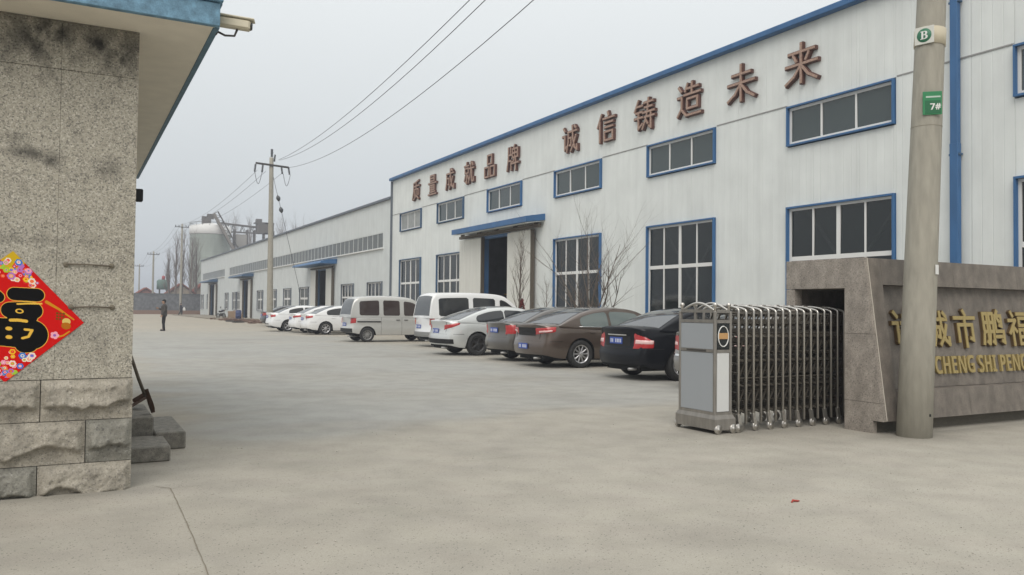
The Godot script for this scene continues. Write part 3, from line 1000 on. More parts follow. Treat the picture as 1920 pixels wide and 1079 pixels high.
	build(st, "sun_shield", mat(lin(0.62, 0.58, 0.46), 0.5), cam)
	st = mb(true)
	lathe(st, [Vector2(0.0, 0.012), Vector2(0.028, 0.012), Vector2(0.034, 0.0)], 16, bs * Basis(Vector3.BACK, -PI / 2), Vector3(0.13, 0.105, 0) + dirx * 0.126)
	build(st, "lens_window", M.glass, cam)
	st = mb(true)
	tube(st, [Vector3(-0.01, 0.03, -0.01), Vector3(0.06, 0.0, 0.0), Vector3(0.13, 0.005, 0.01), Vector3(0.15, 0.06, 0.01)], [0.009], 8)
	build(st, "bracket", M.dark_steel, cam)
	put("base_plate", unit_box(Vector3(0.012, 0.07, 0.07)), M.dark_steel, cam, Vector3(-0.002, 0.04, -0.01))
	var lamp := thing("wall_lamp", "small dark lamp box sticking out past the gatehouse wall edge", "lamp", Vector3(0.43, 2.34, -7.5))
	put("lamp_body", bevelled(Vector3(0.075, 0.105, 0.07), 0.008), M.dark, lamp, Vector3(0.045, 0, 0))
	put("lamp_bracket", unit_box(Vector3(0.02, 0.05, 0.05)), M.dark_steel, lamp, Vector3(0.004, 0, 0))
	# granite steps and the shovel leaning over them
	var sp := thing("entrance_steps", "stacked granite steps at the side door of the gatehouse", "steps", Vector3(0.6, 0, -8.7))
	for b in [[0.44, 0.83, -8.05, -8.76, 0.0, 0.14], [0.44, 0.745, -8.785, -9.95, 0.0, 0.32], [0.75, 1.035, -8.70, -9.95, 0.0, 0.172]]:
		put("step", bevelled(Vector3(b[1] - b[0], b[5] - b[4], b[2] - b[3]), 0.012), M.step_stone, sp, Vector3((b[0] + b[1]) / 2 - 0.6, (b[4] + b[5]) / 2, (b[2] + b[3]) / 2 + 8.7))
	var sh := thing("shovel", "rusty shovel leaning on the gatehouse wall over the granite steps", "shovel", Vector3(0.73, 0.33, -9.0))
	st = mb(true)
	tube(st, [Vector3(-0.27, 0.83, 0), Vector3(-0.12, 0.36, 0.0), Vector3(-0.05, 0.17, 0)], [0.014, 0.016, 0.017], 8)
	build(st, "handle", M.brown, sh)
	var g := []
	for j in 6:
		var row := []
		for i in 7:
			var v := j / 5.0
			var u := i / 6.0 - 0.5
			var wd := 0.12 * (0.75 + 0.25 * sin(PI * minf(1.0, v + 0.3))) * (1.0 if v > 0.25 else 0.55 + 1.8 * v)
			row.append(Vector3(-0.065 + 0.075 * (1.0 - v), 0.24 * v, 0) + Vector3(0.35, 0.1, 0.9).normalized() * u * wd + Vector3(0.9, 0.3, -0.3) * (u * u * 0.09))
		g.append(row)
	st = mb(true)
	grid(st, g)
	build(st, "blade", M.rust, sh)
	var dp := thing("dustpan", "small rusty metal dustpan lying on the upper granite step", "dustpan", Vector3(0.66, 0.33, -9.5))
	st = mb()
	box(st, Vector3(0, 0.07, 0), Vector3(0.17, 0.008, 0.2), Basis(Vector3(0, 0, 1), 0.55))
	box(st, Vector3(0.02, 0.10, -0.1), Vector3(0.17, 0.06, 0.008), Basis(Vector3(0, 0, 1), 0.55))
	build(st, "pan", M.rust, dp)
	st = mb(true)
	tube(st, [Vector3(-0.08, 0.03, 0), Vector3(-0.14, 0.16, 0.02)], [0.01], 6)
	build(st, "handle", M.brown, dp)

func disc(im: Image, c: Vector2, r: float, col: Color, ry := -1.0) -> void:
	if ry < 0: ry = r
	for y in range(maxi(0, int(c.y - ry)), mini(im.get_height(), int(c.y + ry) + 1)):
		var k := 1.0 - pow((y - c.y) / ry, 2.0)
		if k <= 0: continue
		var w := r * sqrt(k)
		var x0 := maxi(0, int(c.x - w))
		var x1 := mini(im.get_width(), int(c.x + w) + 1)
		if x1 > x0: im.fill_rect(Rect2i(x0, y, x1 - x0, 1), col)

func brush(im: Image, pts: Array, r0: float, r1: float, col: Color) -> void:
	var n := pts.size() - 1
	for i in n:
		var k := int(pts[i].distance_to(pts[i + 1]) / 1.5) + 1
		for q in k + 1:
			var f := float(q) / k
			disc(im, pts[i].lerp(pts[i + 1], f), lerpf(r0, r1, (i + f) / n), col)

func poster() -> void:
	# printed red diamond with a fat black character; drawn at 640 px, centre 320, tip to tip 600
	var im := Image.create(640, 640, false, Image.FORMAT_RGB8)
	im.fill(Color(0.80, 0.07, 0.06))
	var P := func(x, y): return Vector2(320 + (x - 65) * 0.505, 320 + (y - 548) * 0.505)
	var ye := Color(0.90, 0.72, 0.28)
	var bk := Color(0.03, 0.025, 0.03)
	var gold := Color(0.80, 0.55, 0.12)
	var strokes := [[[[98, 338], [270, 330]], 57, 58], [[[-70, 330], [-30, 380]], 40, 50], [[[-220, 480], [-60, 465]], 40, 45], [[[-90, 470], [-250, 660]], 42, 22], [[[-150, 560], [-150, 790]], 40, 38],
		[[[72, 488], [170, 476], [248, 476]], 70, 74], [[[90, 545], [240, 540]], 40, 45],
		[[[-20, 690], [120, 690], [242, 695]], 122, 134], [[[200, 785], [225, 785]], 78, 74]]
	for pass_ in 2:
		for s in strokes:
			var pts := []
			for q in s[0]: pts.append(P.call(q[0], q[1]))
			var g: float = 3.0 if pass_ == 0 else 0.0
			brush(im, pts, s[1] * 0.505 + g, s[2] * 0.505 + g, ye if pass_ == 0 else bk)
	for q in [[[[125, 427], [200, 415], [310, 405]], 4.0], [[[80, 578], [140, 572], [200, 576]], 7.0], [[[195, 652], [250, 655], [225, 715], [180, 733]], 5.5]]:
		var pts := []
		for w in q[0]: pts.append(P.call(w[0], w[1]))
		brush(im, pts, q[1], q[1], ye)
	disc(im, P.call(143, 490), 16, ye, 11); disc(im, P.call(143, 490), 9, bk, 6)
	for q in [[70, 655], [75, 732]]:
		disc(im, P.call(q[0], q[1]), 13, ye, 9)
	# ribbon, lantern, blossom by the right-hand tip
	brush(im, [P.call(350, 385), P.call(450, 440), P.call(575, 525)], 7, 3, gold)
	for k in 9: disc(im, P.call(440 + (k % 3) * 26, 480 + (k / 3) * 26), 5, Color(0.45, 0.30, 0.08))
	disc(im, P.call(517, 550), 17, Color(0.85, 0.75, 0.42), 16); disc(im, P.call(517, 590), 19, Color(0.70, 0.42, 0.10), 16)
	brush(im, [P.call(450, 700), P.call(500, 680), P.call(545, 640)], 4, 3, gold)
	for k in 5: disc(im, P.call(430 + 20 * cos(k * TAU / 5), 685 + 20 * sin(k * TAU / 5)), 8, Color(0.93, 0.66, 0.72))
	disc(im, P.call(430, 685), 6, Color(0.6, 0.4, 0.7))
	# flower garlands at the top and bottom tips
	var r := RandomNumberGenerator.new()
	r.seed = 88
	var cols := [Color(0.93, 0.62, 0.72), Color(0.85, 0.16, 0.14), Color(0.92, 0.86, 0.80), Color(0.93, 0.74, 0.16), Color(0.22, 0.48, 0.80), Color(0.62, 0.78, 0.25), Color(0.70, 0.45, 0.75), Color(0.95, 0.45, 0.25)]
	disc(im, Vector2(322, 60), 46, Color(0.80, 0.66, 0.12), 50)
	for k in 84:
		var up := k < 44
		var y := r.randf_range(62, 172) if up else r.randf_range(478, 590)
		var half := (y - 20) * 0.80 if up else (620 - y) * 0.80
		var c := Vector2(320 + r.randf_range(-half, half), y + (absf(0) if up else 0.0))
		if up and c.y > 150 and absf(c.x - 320) < 60: continue
		var q: Color = cols[r.randi() % cols.size()]
		var rad := r.randf_range(6, 13)
		for m in 6: disc(im, c + Vector2(cos(m * TAU / 6), sin(m * TAU / 6)) * rad * 0.75, rad * 0.55, q)
		disc(im, c, rad * 0.62, cols[r.randi() % cols.size()])
		disc(im, c, rad * 0.3, cols[r.randi() % cols.size()])
	var m := mat(Color(1, 1, 1), 0.5)
	m.metallic_specular = 0.25
	m.albedo_texture = tex(im)
	var t := thing("new_year_poster", "red diamond poster with a fat black character and printed flowers", "poster", Vector3(-0.398, 1.325, -7.0185))
	var st := mb()
	var c := [Vector3(0.488, -0.045, 0), Vector3(0.015, 0.482, 0), Vector3(-0.488, 0.045, 0), Vector3(-0.015, -0.482, 0)]
	var uv := [Vector2(0.97, 0.5), Vector2(0.5, 0.03), Vector2(0.03, 0.5), Vector2(0.5, 0.97)]
	for k in [0, 2, 1, 0, 3, 2]:
		st.set_uv(uv[k])
		st.add_vertex(c[k] + Vector3(0, 0, 0.003))
	build(st, "printed_sheet", m, t)
	st = mb()
	for k in 4: quad(st, c[k], c[(k + 1) % 4], c[(k + 1) % 4] + Vector3(0, 0, 0.0029), c[k] + Vector3(0, 0, 0.0029))
	build(st, "sheet_edge", mat(Color(0.7, 0.06, 0.05), 0.6), t)

# ---------------------------------------------------------------- stone sign with the gate pocket
func zf(y: float) -> float: return -6.60 + (2.09 - y) * 0.1414

func gate_sign() -> void:
	var o := Vector3(8.36, 0, -7.2)
	var t := thing("gate_sign", "brown granite sign wall with a dark pocket that the gate slides into", "sign wall", o)
	var x1 := 5.9
	var Z := func(y): return zf(y) + 7.2
	var cutsy := [0.0, 0.36, 1.17, 2.09]
	for i in 3:
		var a: float = cutsy[i] + (0.002 if i > 0 else 0.0)
		var b: float = cutsy[i + 1] - 0.002
		var poly := [Vector2(0.33, a)]
		if i == 0: poly.append_array([Vector2(0.73, a), Vector2(0.73, 0.15), Vector2(Z.call(0.15), 0.15), Vector2(Z.call(b), b)])
		else: poly.append_array([Vector2(Z.call(a), a), Vector2(Z.call(b), b)])
		poly.append(Vector2(0.33, b))
		var st := mb()
		prism_x(st, 0.0, 0.07, poly)
		build(st, "end_slab", M.sign_light, t)
	var st := mb()
	tube(st, [Vector3(0.066, 0.16, Z.call(0.16) - 0.001), Vector3(0.066, 2.085, Z.call(2.085) - 0.001)], [0.007], 6)
	build(st, "mortar_seam", mat(lin(0.45, 0.42, 0.36), 0.9), t)
	# front: jamb, head beam, recessed panels, ledge, plinth
	st = mb()
	prism_x(st, 0.074, 0.29, [Vector2(0.5, 0.15), Vector2(Z.call(0.15), 0.15), Vector2(Z.call(2.085), 2.085), Vector2(0.5, 2.085)])
	build(st, "jamb_slab", M.sign_stone, t)
	var nx := 4
	for k in nx:
		var a := 0.293 + (x1 - 0.293) * k / nx
		var b := 0.293 + (x1 - 0.293) * (k + 1) / nx - 0.003
		st = mb()
		prism_x(st, a, b, [Vector2(0.45, 1.765), Vector2(Z.call(1.765), 1.765), Vector2(Z.call(2.085), 2.085), Vector2(0.45, 2.085)])
		build(st, "head_slab", M.sign_stone, t)
		st = mb()
		prism_x(st, a, b, [Vector2(0.42, 0.505), Vector2(Z.call(0.505) - 0.115, 0.505), Vector2(Z.call(1.762) - 0.115, 1.762), Vector2(0.42, 1.762)])
		build(st, "panel_slab", M.sign_stone, t)
		st = mb()
		prism_x(st, a, b, [Vector2(0.40, 0.15), Vector2(Z.call(0.15) - 0.004, 0.15), Vector2(Z.call(0.5) - 0.004, 0.5), Vector2(0.40, 0.5)])
		build(st, "ledge_slab", M.sign_stone, t)
	put("plinth", unit_box(Vector3(x1 - 0.09, 0.148, 0.30)), worn(Color(0.6, 0.6, 0.58), 0.9, M.granite_tex, Vector3(1.4, 1.4, 1.4)), t, Vector3(0.09 + (x1 - 0.09) / 2, 0.074, 0.555))
	# pocket: lintel over the opening, far column, roof and rear wall
	put("lintel", bevelled(Vector3(0.5, 0.37, 0.93), 0.004), M.sign_light, t, Vector3(0.25, 1.905, -0.137))
	put("far_column", bevelled(Vector3(0.14, 1.715, 0.14), 0.004), M.sign_light, t, Vector3(0.07, 0.858, -0.53))
	put("pocket_wall", unit_box(Vector3(x1 - 0.15, 1.715, 0.10)), M.sign_stone, t, Vector3(0.15 + (x1 - 0.15) / 2, 0.858, -0.53))
	put("pocket_roof", unit_box(Vector3(x1 - 0.51, 0.08, 0.93)), M.sign_stone, t, Vector3(0.51 + (x1 - 0.51) / 2, 1.76, -0.137))
	put("pocket_end", unit_box(Vector3(0.1, 1.7, 0.9)), M.sign_stone, t, Vector3(x1 - 0.06, 0.85, -0.03))
	var chars := "诸城市鹏福"
	var says := ["mostly hidden behind the concrete pole", "half emerging on the other side of the pole", "with a broad bar over hanging legs", "dense with many upright strokes", "last one, cut off by the photo edge"]
	var xs := [9.07, 9.68, 10.27, 10.87, 11.47]
	for i in 5:
		var c := thing("gold_character", "gold character on the stone sign, " + says[i], "letter", Vector3(xs[i], 1.225, zf(1.225) - 0.115), 0, "gold characters on the stone sign")
		c.rotation.x = -atan(0.1414)
		build(glyph_bars(chars[i], 0.50, 0.058, -0.005, 0.035, 0.0004), "letter_edge", M.gold_dark, c)
		build(glyph_bars(chars[i], 0.50, 0.047, 0.0, 0.044, 0.0004), "letter_face", M.gold, c)
	var row := thing("sign_lettering", "row of gold capital letters below the gold characters of the stone sign", "lettering", Vector3(8.9, 0.66, zf(0.66) - 0.11))
	row.rotation.x = -atan(0.1414)
	var font := SystemFont.new()
	font.font_names = PackedStringArray(["Droid Sans"])
	font.font_weight = 700
	var text := "ZHUCHENG SHI PENGFU"
	var full := font.get_string_size("CHENG SHI ", HORIZONTAL_ALIGNMENT_LEFT, -1, 64).x
	var ps := 0.0048
	var kx := 1.375 / (full * ps)
	var start := 9.555 - 8.9 - font.get_string_size("ZHU", HORIZONTAL_ALIGNMENT_LEFT, -1, 64).x * ps * kx
	for i in text.length():
		if text[i] == " ": continue
		var tm := TextMesh.new()
		tm.text = text[i]
		tm.font = font
		tm.font_size = 64
		tm.pixel_size = ps
		tm.depth = 0.03
		tm.horizontal_alignment = HORIZONTAL_ALIGNMENT_LEFT
		tm.vertical_alignment = VERTICAL_ALIGNMENT_BOTTOM
		var x := start + font.get_string_size(text.substr(0, i), HORIZONTAL_ALIGNMENT_LEFT, -1, 64).x * ps * kx
		var l := put("letter", tm, M.gold, row, Vector3(x, -font.get_descent(64) * ps, 0.015))
		l.scale.x = kx

# ---------------------------------------------------------------- folding gate
func sliding_gate() -> void:
	var t := thing("folding_gate", "stainless steel folding gate pushed half into its stone pocket, with a motor cabinet in front", "gate", Vector3(6.57, 0, -7.52))
	var zn := 0.32
	var w := 0.27
	var st := mb()
	for c in [[0.018, zn - 0.018], [w - 0.018, zn - 0.018], [0.018, -zn + 0.018], [w - 0.018, -zn + 0.018]]:
		bevel_box(st, Vector3(c[0], 0.79, c[1]), Vector3(0.036, 1.26, 0.036), 0.006)
	for y in [0.23, 0.955, 1.30, 1.42]:
		for s in [-1, 1]:
			box(st, Vector3(w / 2, y, s * (zn - 0.017)), Vector3(w - 0.072, 0.035, 0.03))
		for x in [0.017, w - 0.017]:
			box(st, Vector3(x, y + 0.002, 0), Vector3(0.03, 0.036, 2 * zn - 0.072))
	build(st, "cabinet_frame", M.steel_dull, t)
	st = mb()
	var b0 := [Vector3(-0.018, 0.045, zn + 0.028), Vector3(w + 0.03, 0.045, zn + 0.028), Vector3(w + 0.03, 0.045, -zn - 0.028), Vector3(-0.018, 0.045, -zn - 0.028)]
	var b1 := [Vector3(-0.018, 0.17, zn + 0.028), Vector3(w + 0.03, 0.17, zn + 0.028), Vector3(w + 0.03, 0.17, -zn - 0.028), Vector3(-0.018, 0.17, -zn - 0.028)]
	var b2 := [Vector3(0.0, 0.215, zn + 0.002), Vector3(w, 0.215, zn + 0.002), Vector3(w, 0.215, -zn - 0.002), Vector3(0.0, 0.215, -zn - 0.002)]
	for k in 4:
		var q := (k + 1) % 4
		quad(st, b0[k], b0[q], b1[q], b1[k])
		quad(st, b1[k], b1[q], b2[q], b2[k])
	quad(st, b2[0], b2[1], b2[2], b2[3])
	quad(st, b0[3], b0[2], b0[1], b0[0])
	build(st, "base_skirt", M.steel_dull, t)
	# panels: two grey ones on the end, black emblem plate and white sheet on the front
	for y in [[0.25, 0.935], [0.975, 1.28]]:
		for x in [0.012, w - 0.012]:
			put("cabinet_panel", bevelled(Vector3(0.012, y[1] - y[0], 2 * zn - 0.075), 0.003), M.gate_grey, t, Vector3(x, (y[0] + y[1]) / 2, 0))
	for s in [-1, 1]:
		put("front_sheet", bevelled(Vector3(w - 0.085, 0.685, 0.012), 0.003), M.gate_white, t, Vector3(w / 2, 0.594, s * (zn - 0.012)))
		var pl := put("emblem_plate", bevelled(Vector3(w - 0.08, 0.29, 0.012), 0.003), M.gate_black, t, Vector3(w / 2, 1.128, s * (zn - 0.012)))
		var rg := mb(true)
		var pts := []
		for k in 33: pts.append(Vector3(cos(TAU * k / 32.0) * 0.078, sin(TAU * k / 32.0) * 0.118, s * 0.008))
		tube(rg, pts, [0.0065], 6, false)
		build(rg, "emblem_ring", M.white, pl)
		put("emblem_band", bevelled(Vector3(0.146, 0.07, 0.008), 0.002), M.led, pl, Vector3(0, 0.004, s * 0.007))
	put("maker_strip", unit_box(Vector3(0.006, 0.02, 0.34)), M.dark_steel, t, Vector3(0.0, 0.957, 0))
	# arched rails on top of the cabinet
	for x in [0.03, w - 0.03]:
		var ar := mb(true)
		var pts := []
		for k in 13: pts.append(Vector3(x, 1.43 + 0.085 * sin(PI * k / 12.0), -zn + 0.05 + (2 * zn - 0.1) * k / 12.0))
		tube(ar, pts, [0.016], 8)
		build(ar, "top_rail", M.steel, t)
	for z in [-zn + 0.03, zn - 0.03]:
		for x in [0.03, w - 0.03]:
			var kn := mb(true)
			lathe(kn, [Vector2(0.012, -0.02), Vector2(0.014, 0.02), Vector2(0.026, 0.04), Vector2(0.03, 0.058), Vector2(0.02, 0.078), Vector2(0, 0.084)], 12, Basis(), Vector3(x, 1.44, z))
			build(kn, "post_cap", M.steel, t)
	for x in [0.02, w - 0.02, w + 0.06]:
		gate_wheel(t, x + 0.01, zn + 0.03)
		gate_wheel(t, x + 0.01, -zn - 0.03)
	# frames of the concertina
	var n := 16
	var xs := []
	for i in n: xs.append(0.385 + 0.1215 * i)
	for i in n:
		var fr := mb(true)
		var h := 1.435 if i % 2 == 0 else 1.42
		var lo := 0.16 if i % 2 == 0 else 0.09
		var zz := zn - 0.02
		var pts := [Vector3(xs[i], lo, zz), Vector3(xs[i], h - 0.04, zz)]
		for k in 13:
			var a := PI * k / 12.0
			pts.append(Vector3(xs[i], h + 0.055 * sin(a), zz * cos(a)))
		pts.append_array([Vector3(xs[i], h - 0.04, -zz), Vector3(xs[i], lo, -zz)])
		tube(fr, pts, [0.0165], 8)
		var o := build(fr, "frame", M.steel, t)
		if i % 2 == 0:
			for s in [-1, 1]:
				var ft := mb()
				box(ft, Vector3(xs[i] + 0.012, 0.135, s * zz), Vector3(0.045, 0.15, 0.03), Basis(Vector3(0, 0, 1), 0.18))
				build(ft, "foot", M.steel, o)
				gate_wheel(o, xs[i] + 0.035, s * zz)
	for i in n - 1:
		var lt := mb()
		for s in [-1, 1]:
			for k in 4:
				var y := 0.26 + k * 0.30
				for d in [-1, 1]:
					var a := Vector3(xs[i], y, s * (zn - 0.045 - 0.006 * d))
					var b := Vector3(xs[i + 1], y + 0.13 * d + 0.1, s * (zn - 0.045 - 0.006 * d))
					var dv := (b - a).normalized()
					box(lt, (a + b) / 2, Vector3(a.distance_to(b) + 0.02, 0.022, 0.005), Basis(dv, Vector3(0, 0, 1).cross(dv), Vector3(0, 0, 1)))
		for k in 11:   # scissor bars that cross from the near to the far side
			var y := 0.22 + 0.115 * k
			tube(lt, [Vector3(xs[i], y, zn - 0.05), Vector3(xs[i + 1], y + 0.04, -zn + 0.05)], [0.013], 5)
			tube(lt, [Vector3(xs[i], y + 0.06, -zn + 0.05), Vector3(xs[i + 1], y + 0.02, zn - 0.05)], [0.013], 5)
		for y in [0.63, 1.12]:
			for s in [-1, 1]: tube(lt, [Vector3(xs[i], y, s * (zn - 0.03)), Vector3(xs[i + 1], y, s * (zn - 0.03))], [0.009], 6)
		build(lt, "lattice", M.lattice, t)
	for i in n - 1:
		var bp := mb(true)
		tube(bp, [Vector3(xs[i] - 0.02, 1.485, 0.03), Vector3(xs[i] + 0.06, 1.50, 0.03), Vector3(xs[i + 1] + 0.0, 1.485, 0.03)], [0.014], 6)
		build(bp, "top_link", M.steel, t)

var wheel_mesh: Mesh
func gate_wheel(parent: Node3D, x: float, z: float) -> void:
	if wheel_mesh == null:
		var st := mb(true)
		lathe(st, [Vector2(0.0, -0.02), Vector2(0.022, -0.02), Vector2(0.026, -0.012), Vector2(0.05, -0.014), Vector2(0.054, -0.008), Vector2(0.054, 0.008), Vector2(0.05, 0.014), Vector2(0.026, 0.012), Vector2(0.022, 0.02), Vector2(0.0, 0.02)], 18, Basis(Vector3.RIGHT, PI / 2))
		wheel_mesh = done(st)
	put("wheel", wheel_mesh, M.steel, parent, Vector3(x, 0.054, z))

# ---------------------------------------------------------------- poles and wires
func shaft(parent: Node3D, top: Vector3, r0: float, r1: float, m: Material) -> void:
	var st := mb(true)
	var pts := []
	var rad := []
	for k in 9:
		pts.append(top * (k / 8.0) - Vector3(0, 0.05, 0) * (1.0 if k == 0 else 0.0))
		rad.append(lerpf(r0, r1, k / 8.0))
	tube(st, pts, rad, 28)
	build(st, "shaft", m, parent)

func wire(label: String, a: Vector3, b: Vector3, sag: float, r: float, group: String) -> void:
	var t := thing("overhead_wire", label, "wire", a, 0, group)
	var st := mb(true)
	var pts := []
	for k in 25:
		var f := k / 24.0
		pts.append((b - a) * f - Vector3(0, 4.0 * sag * f * (1.0 - f), 0))
	tube(st, pts, [r], 5)
	build(st, "cable", M.wire, t)

func insulator(parent: Node3D, at: Vector3, dir: Vector3, len: float, r: float) -> void:
	var st := mb(true)
	var d := dir.normalized()
	var u := d.cross(Vector3(0.3, 0.2, 0.9)).normalized()
	var prof := []
	for k in 6:
		prof.append(Vector2(r * 0.45, len * k / 6.0))
		prof.append(Vector2(r, len * (k + 0.45) / 6.0))
	prof.append(Vector2(r * 0.4, len))
	lathe(st, prof, 10, Basis(u, d, u.cross(d)), at)
	build(st, "insulator", M.ceramic, parent)

func poles_and_wires() -> void:
	# the pole beside the sign
	var np := thing("utility_pole", "weathered concrete pole leaning in front of the stone sign", "utility pole", Vector3(8.62, 0, -6.12))
	var top := Vector3(0.68, 10.3, 0.0)
	shaft(np, top, 0.192, 0.125, M.concrete_pole)
	var st := mb(true)
	var c := Vector3(8.62 + 0.066 * 4.69 - 8.62, 4.69, 0)
	tube(st, [c - Vector3(0.007, 0.1, 0), c + Vector3(0.007, 0.1, 0)], [0.172], 28)
	build(st, "pole_band", mat(lin(0.52, 0.47, 0.35), 0.6), np)
	st = mb()
	box(st, Vector3(0.68 - 0.05, 10.05, 0.16), Vector3(2.4, 0.08, 0.08))
	build(st, "crossarm", M.dark_steel, np)
	for y in [3.62]:
		var sp_ := mb(true)
		tube(sp_, [Vector3(0.066 * y, y - 0.004, 0), Vector3(0.066 * y, y + 0.004, 0)], [lerpf(0.192, 0.125, y / 10.3) + 0.003], 28)
		build(sp_, "pole_seam", mat(lin(0.27, 0.25, 0.20), 0.9), np)
	put("bolt_hole", unit_box(Vector3(0.022, 0.028, 0.01)), M.dark, np, Vector3(0.018, 0.26, 0.19))
	put("paper_notice", unit_box(Vector3(0.075, 0.11, 0.004)), M.white, np, Vector3(0.127, 1.93, 0) + Vector3(0.03, 0, 0.186)).rotation.y = 0.17
	var font := SystemFont.new()
	font.font_names = PackedStringArray(["Droid Serif"])
	font.font_weight = 700
	var sb := thing("pole_sign", "white plate with a letter B in a green oval, high on the near pole", "sign", Vector3(8.62 + 0.31, 4.69, -6.12), -1.30)
	put("plate", bevelled(Vector3(0.215, 0.205, 0.012), 0.003), mat(lin(0.60, 0.60, 0.55), 0.5), sb, Vector3(0, 0, 0.181))
	st = mb(true)
	lathe(st, [Vector2(0.0, 0.004), Vector2(0.078, 0.004), Vector2(0.082, 0.0)], 28, Basis(Vector3.RIGHT, PI / 2), Vector3(0, 0, 0.187))
	build(st, "oval", mat(lin(0.03, 0.16, 0.085), 0.5), sb)
	var tm := TextMesh.new()
	tm.text = "B"
	tm.font = font
	tm.font_size = 64
	tm.pixel_size = 0.0021
	tm.depth = 0.004
	put("letter", tm, M.white, sb, Vector3(0, 0, 0.193))
	var sg := thing("pole_sign", "small green plate numbered 7 on the near pole, below the white plate", "sign", Vector3(8.62 + 0.066 * 3.87, 3.87, -6.12), -0.74)
	put("plate", bevelled(Vector3(0.205, 0.272, 0.01), 0.003), mat(lin(0.02, 0.20, 0.075), 0.45), sg, Vector3(0.012, 0, 0.183))
	put("inner_plate", bevelled(Vector3(0.165, 0.15, 0.004), 0.001), mat(lin(0.008, 0.12, 0.045), 0.45), sg, Vector3(0.018, -0.045, 0.190))
	put("text_strip", unit_box(Vector3(0.155, 0.018, 0.003)), mat(lin(0.45, 0.55, 0.48), 0.5), sg, Vector3(0.02, 0.072, 0.1895))
	var f2 := SystemFont.new()
	f2.font_names = PackedStringArray(["Droid Sans"])
	f2.font_weight = 700
	tm = TextMesh.new()
	tm.text = "7#"
	tm.font = f2
	tm.font_size = 64
	tm.pixel_size = 0.0016
	tm.depth = 0.004
	put("number", tm, M.white, sg, Vector3(0.045, -0.045, 0.194))
	# the line of poles that runs away past the parked cars
	var mp := thing("utility_pole", "tall concrete pole behind the white cars, with looped wires on its crossarm", "utility pole", Vector3(12.2, 0, -58))
	mp.scale = Vector3.ONE * 1.1
	shaft(mp, Vector3(-0.08, 10.75, 0), 0.20, 0.125, M.concrete_pole)
	var ct := Vector3(-0.08, 10.25, 0)
	st = mb()
	box(st, ct + Vector3(0.03, 0, 0.13), Vector3(2.05, 0.11, 0.1), Basis(Vector3(0, 0, 1), -0.05))
	build(st, "crossarm", M.dark_steel, mp)
	for x in [-1.0, -0.55, 0.6, 1.05]:
		insulator(mp, ct + Vector3(x, -0.02, 0.13), Vector3(0.12 * signf(x), -1, 0.1), 0.5, 0.075)
	insulator(mp, ct + Vector3(0.02, 0.55, 0.0), Vector3(0, 1, 0), 0.5, 0.1)
	insulator(mp, ct + Vector3(0.16, 0.25, 0.1), Vector3(0.1, 1, 0), 0.45, 0.07)
	for s in [[-1.0, -0.55], [0.6, 1.05]]:
		var lp := mb(true)
		var pts := []
		for k in 11:
			var f := k / 10.0
			pts.append(ct + Vector3(lerpf(s[0], s[1], f) + (0.12 if s[0] > 0 else -0.05), -0.5 - 0.75 * sin(PI * f), 0.15))
		tube(lp, pts, [0.016], 5)
		build(lp, "jumper_loop", M.wire, mp)
	var gw := thing("guy_wire", "stay wire with two ball insulators hanging from the pole behind the white cars", "wire", Vector3(12.16, 10.9, -58))
	gw.scale = Vector3.ONE * 1.1
	st = mb(true)
	var gp := [Vector3(0, 0, 0), Vector3(0.3, -1.25, 0), Vector3(0.43, -1.72, 0), Vector3(0.62, -2.45, 0), Vector3(0.74, -2.95, 0), Vector3(1.1, -4.4, 0), Vector3(1.55, -6.2, 0), Vector3(1.79, -7.2, 0), Vector3(2.2, -9.9, 0)]
	tube(st, gp, [0.014], 5)
	build(st, "stay", M.wire, gw)
	for k in [2, 3]:
		var bl := mb(true)
		lathe(bl, [Vector2(0.03, -0.2), Vector2(0.1, -0.12), Vector2(0.145, 0.0), Vector2(0.1, 0.12), Vector2(0.03, 0.2)], 12, Basis(Vector3(0, 0, 1), 0.25), gp[k])
		build(bl, "ball_insulator", M.ceramic, gw)
	var far := [[Vector3(14.1, 0, -128), 13.4, "thin concrete pole standing before the grey boundary wall"], [Vector3(12.1, 0, -150), 10.5, "distant pole just behind the grey boundary wall"], [Vector3(13.3, 0, -200), 10.6, "most distant pole, small beside the gatehouse edge"]]
	for f in far:
		var p := thing("utility_pole", f[2], "utility pole", f[0], 0, "poles receding behind the yard")
		shaft(p, Vector3(0, f[1], 0), 0.19, 0.13, M.concrete_pole)
		st = mb()
		box(st, Vector3(-0.05, f[1] - 0.5, 0.12), Vector3(1.9, 0.1, 0.1))
		build(st, "crossarm", M.dark_steel, p)
		for x in [-0.9, -0.45, 0.5, 0.85]: insulator(p, Vector3(x, f[1] - 0.45, 0.12), Vector3.UP, 0.25, 0.07)
	var a := [Vector3(12.6, 11.72, -58), Vector3(12.67, 11.7, -58), Vector3(13.2, 11.21, -58)]
	var b := [Vector3(8.0, 10.0, -6.0), Vector3(8.2, 10.0, -6.0), Vector3(9.25, 10.05, -6.0)]
	var sags := [1.0, 1.3, 1.5]
	var nm := ["upper of the three overhead wires rising to the near pole", "middle overhead wire rising to the near pole, close under the upper one", "lowest of the three overhead wires rising over the hall roof"]
	for k in 3: wire(nm[k], a[k], b[k], sags[k], 0.012, "overhead wires")
	var ends := [[Vector3(12.05, 11.3, -58), Vector3(14.1, 13.1, -128)], [Vector3(14.1, 13.1, -128), Vector3(12.1, 10.2, -150)], [Vector3(12.1, 10.2, -150), Vector3(13.3, 10.3, -200)]]
	var which := ["first", "second", "third"]
	var sp := ["between the tall pole and the thin pole", "between the thin pole and the distant pole", "between the two most distant poles"]
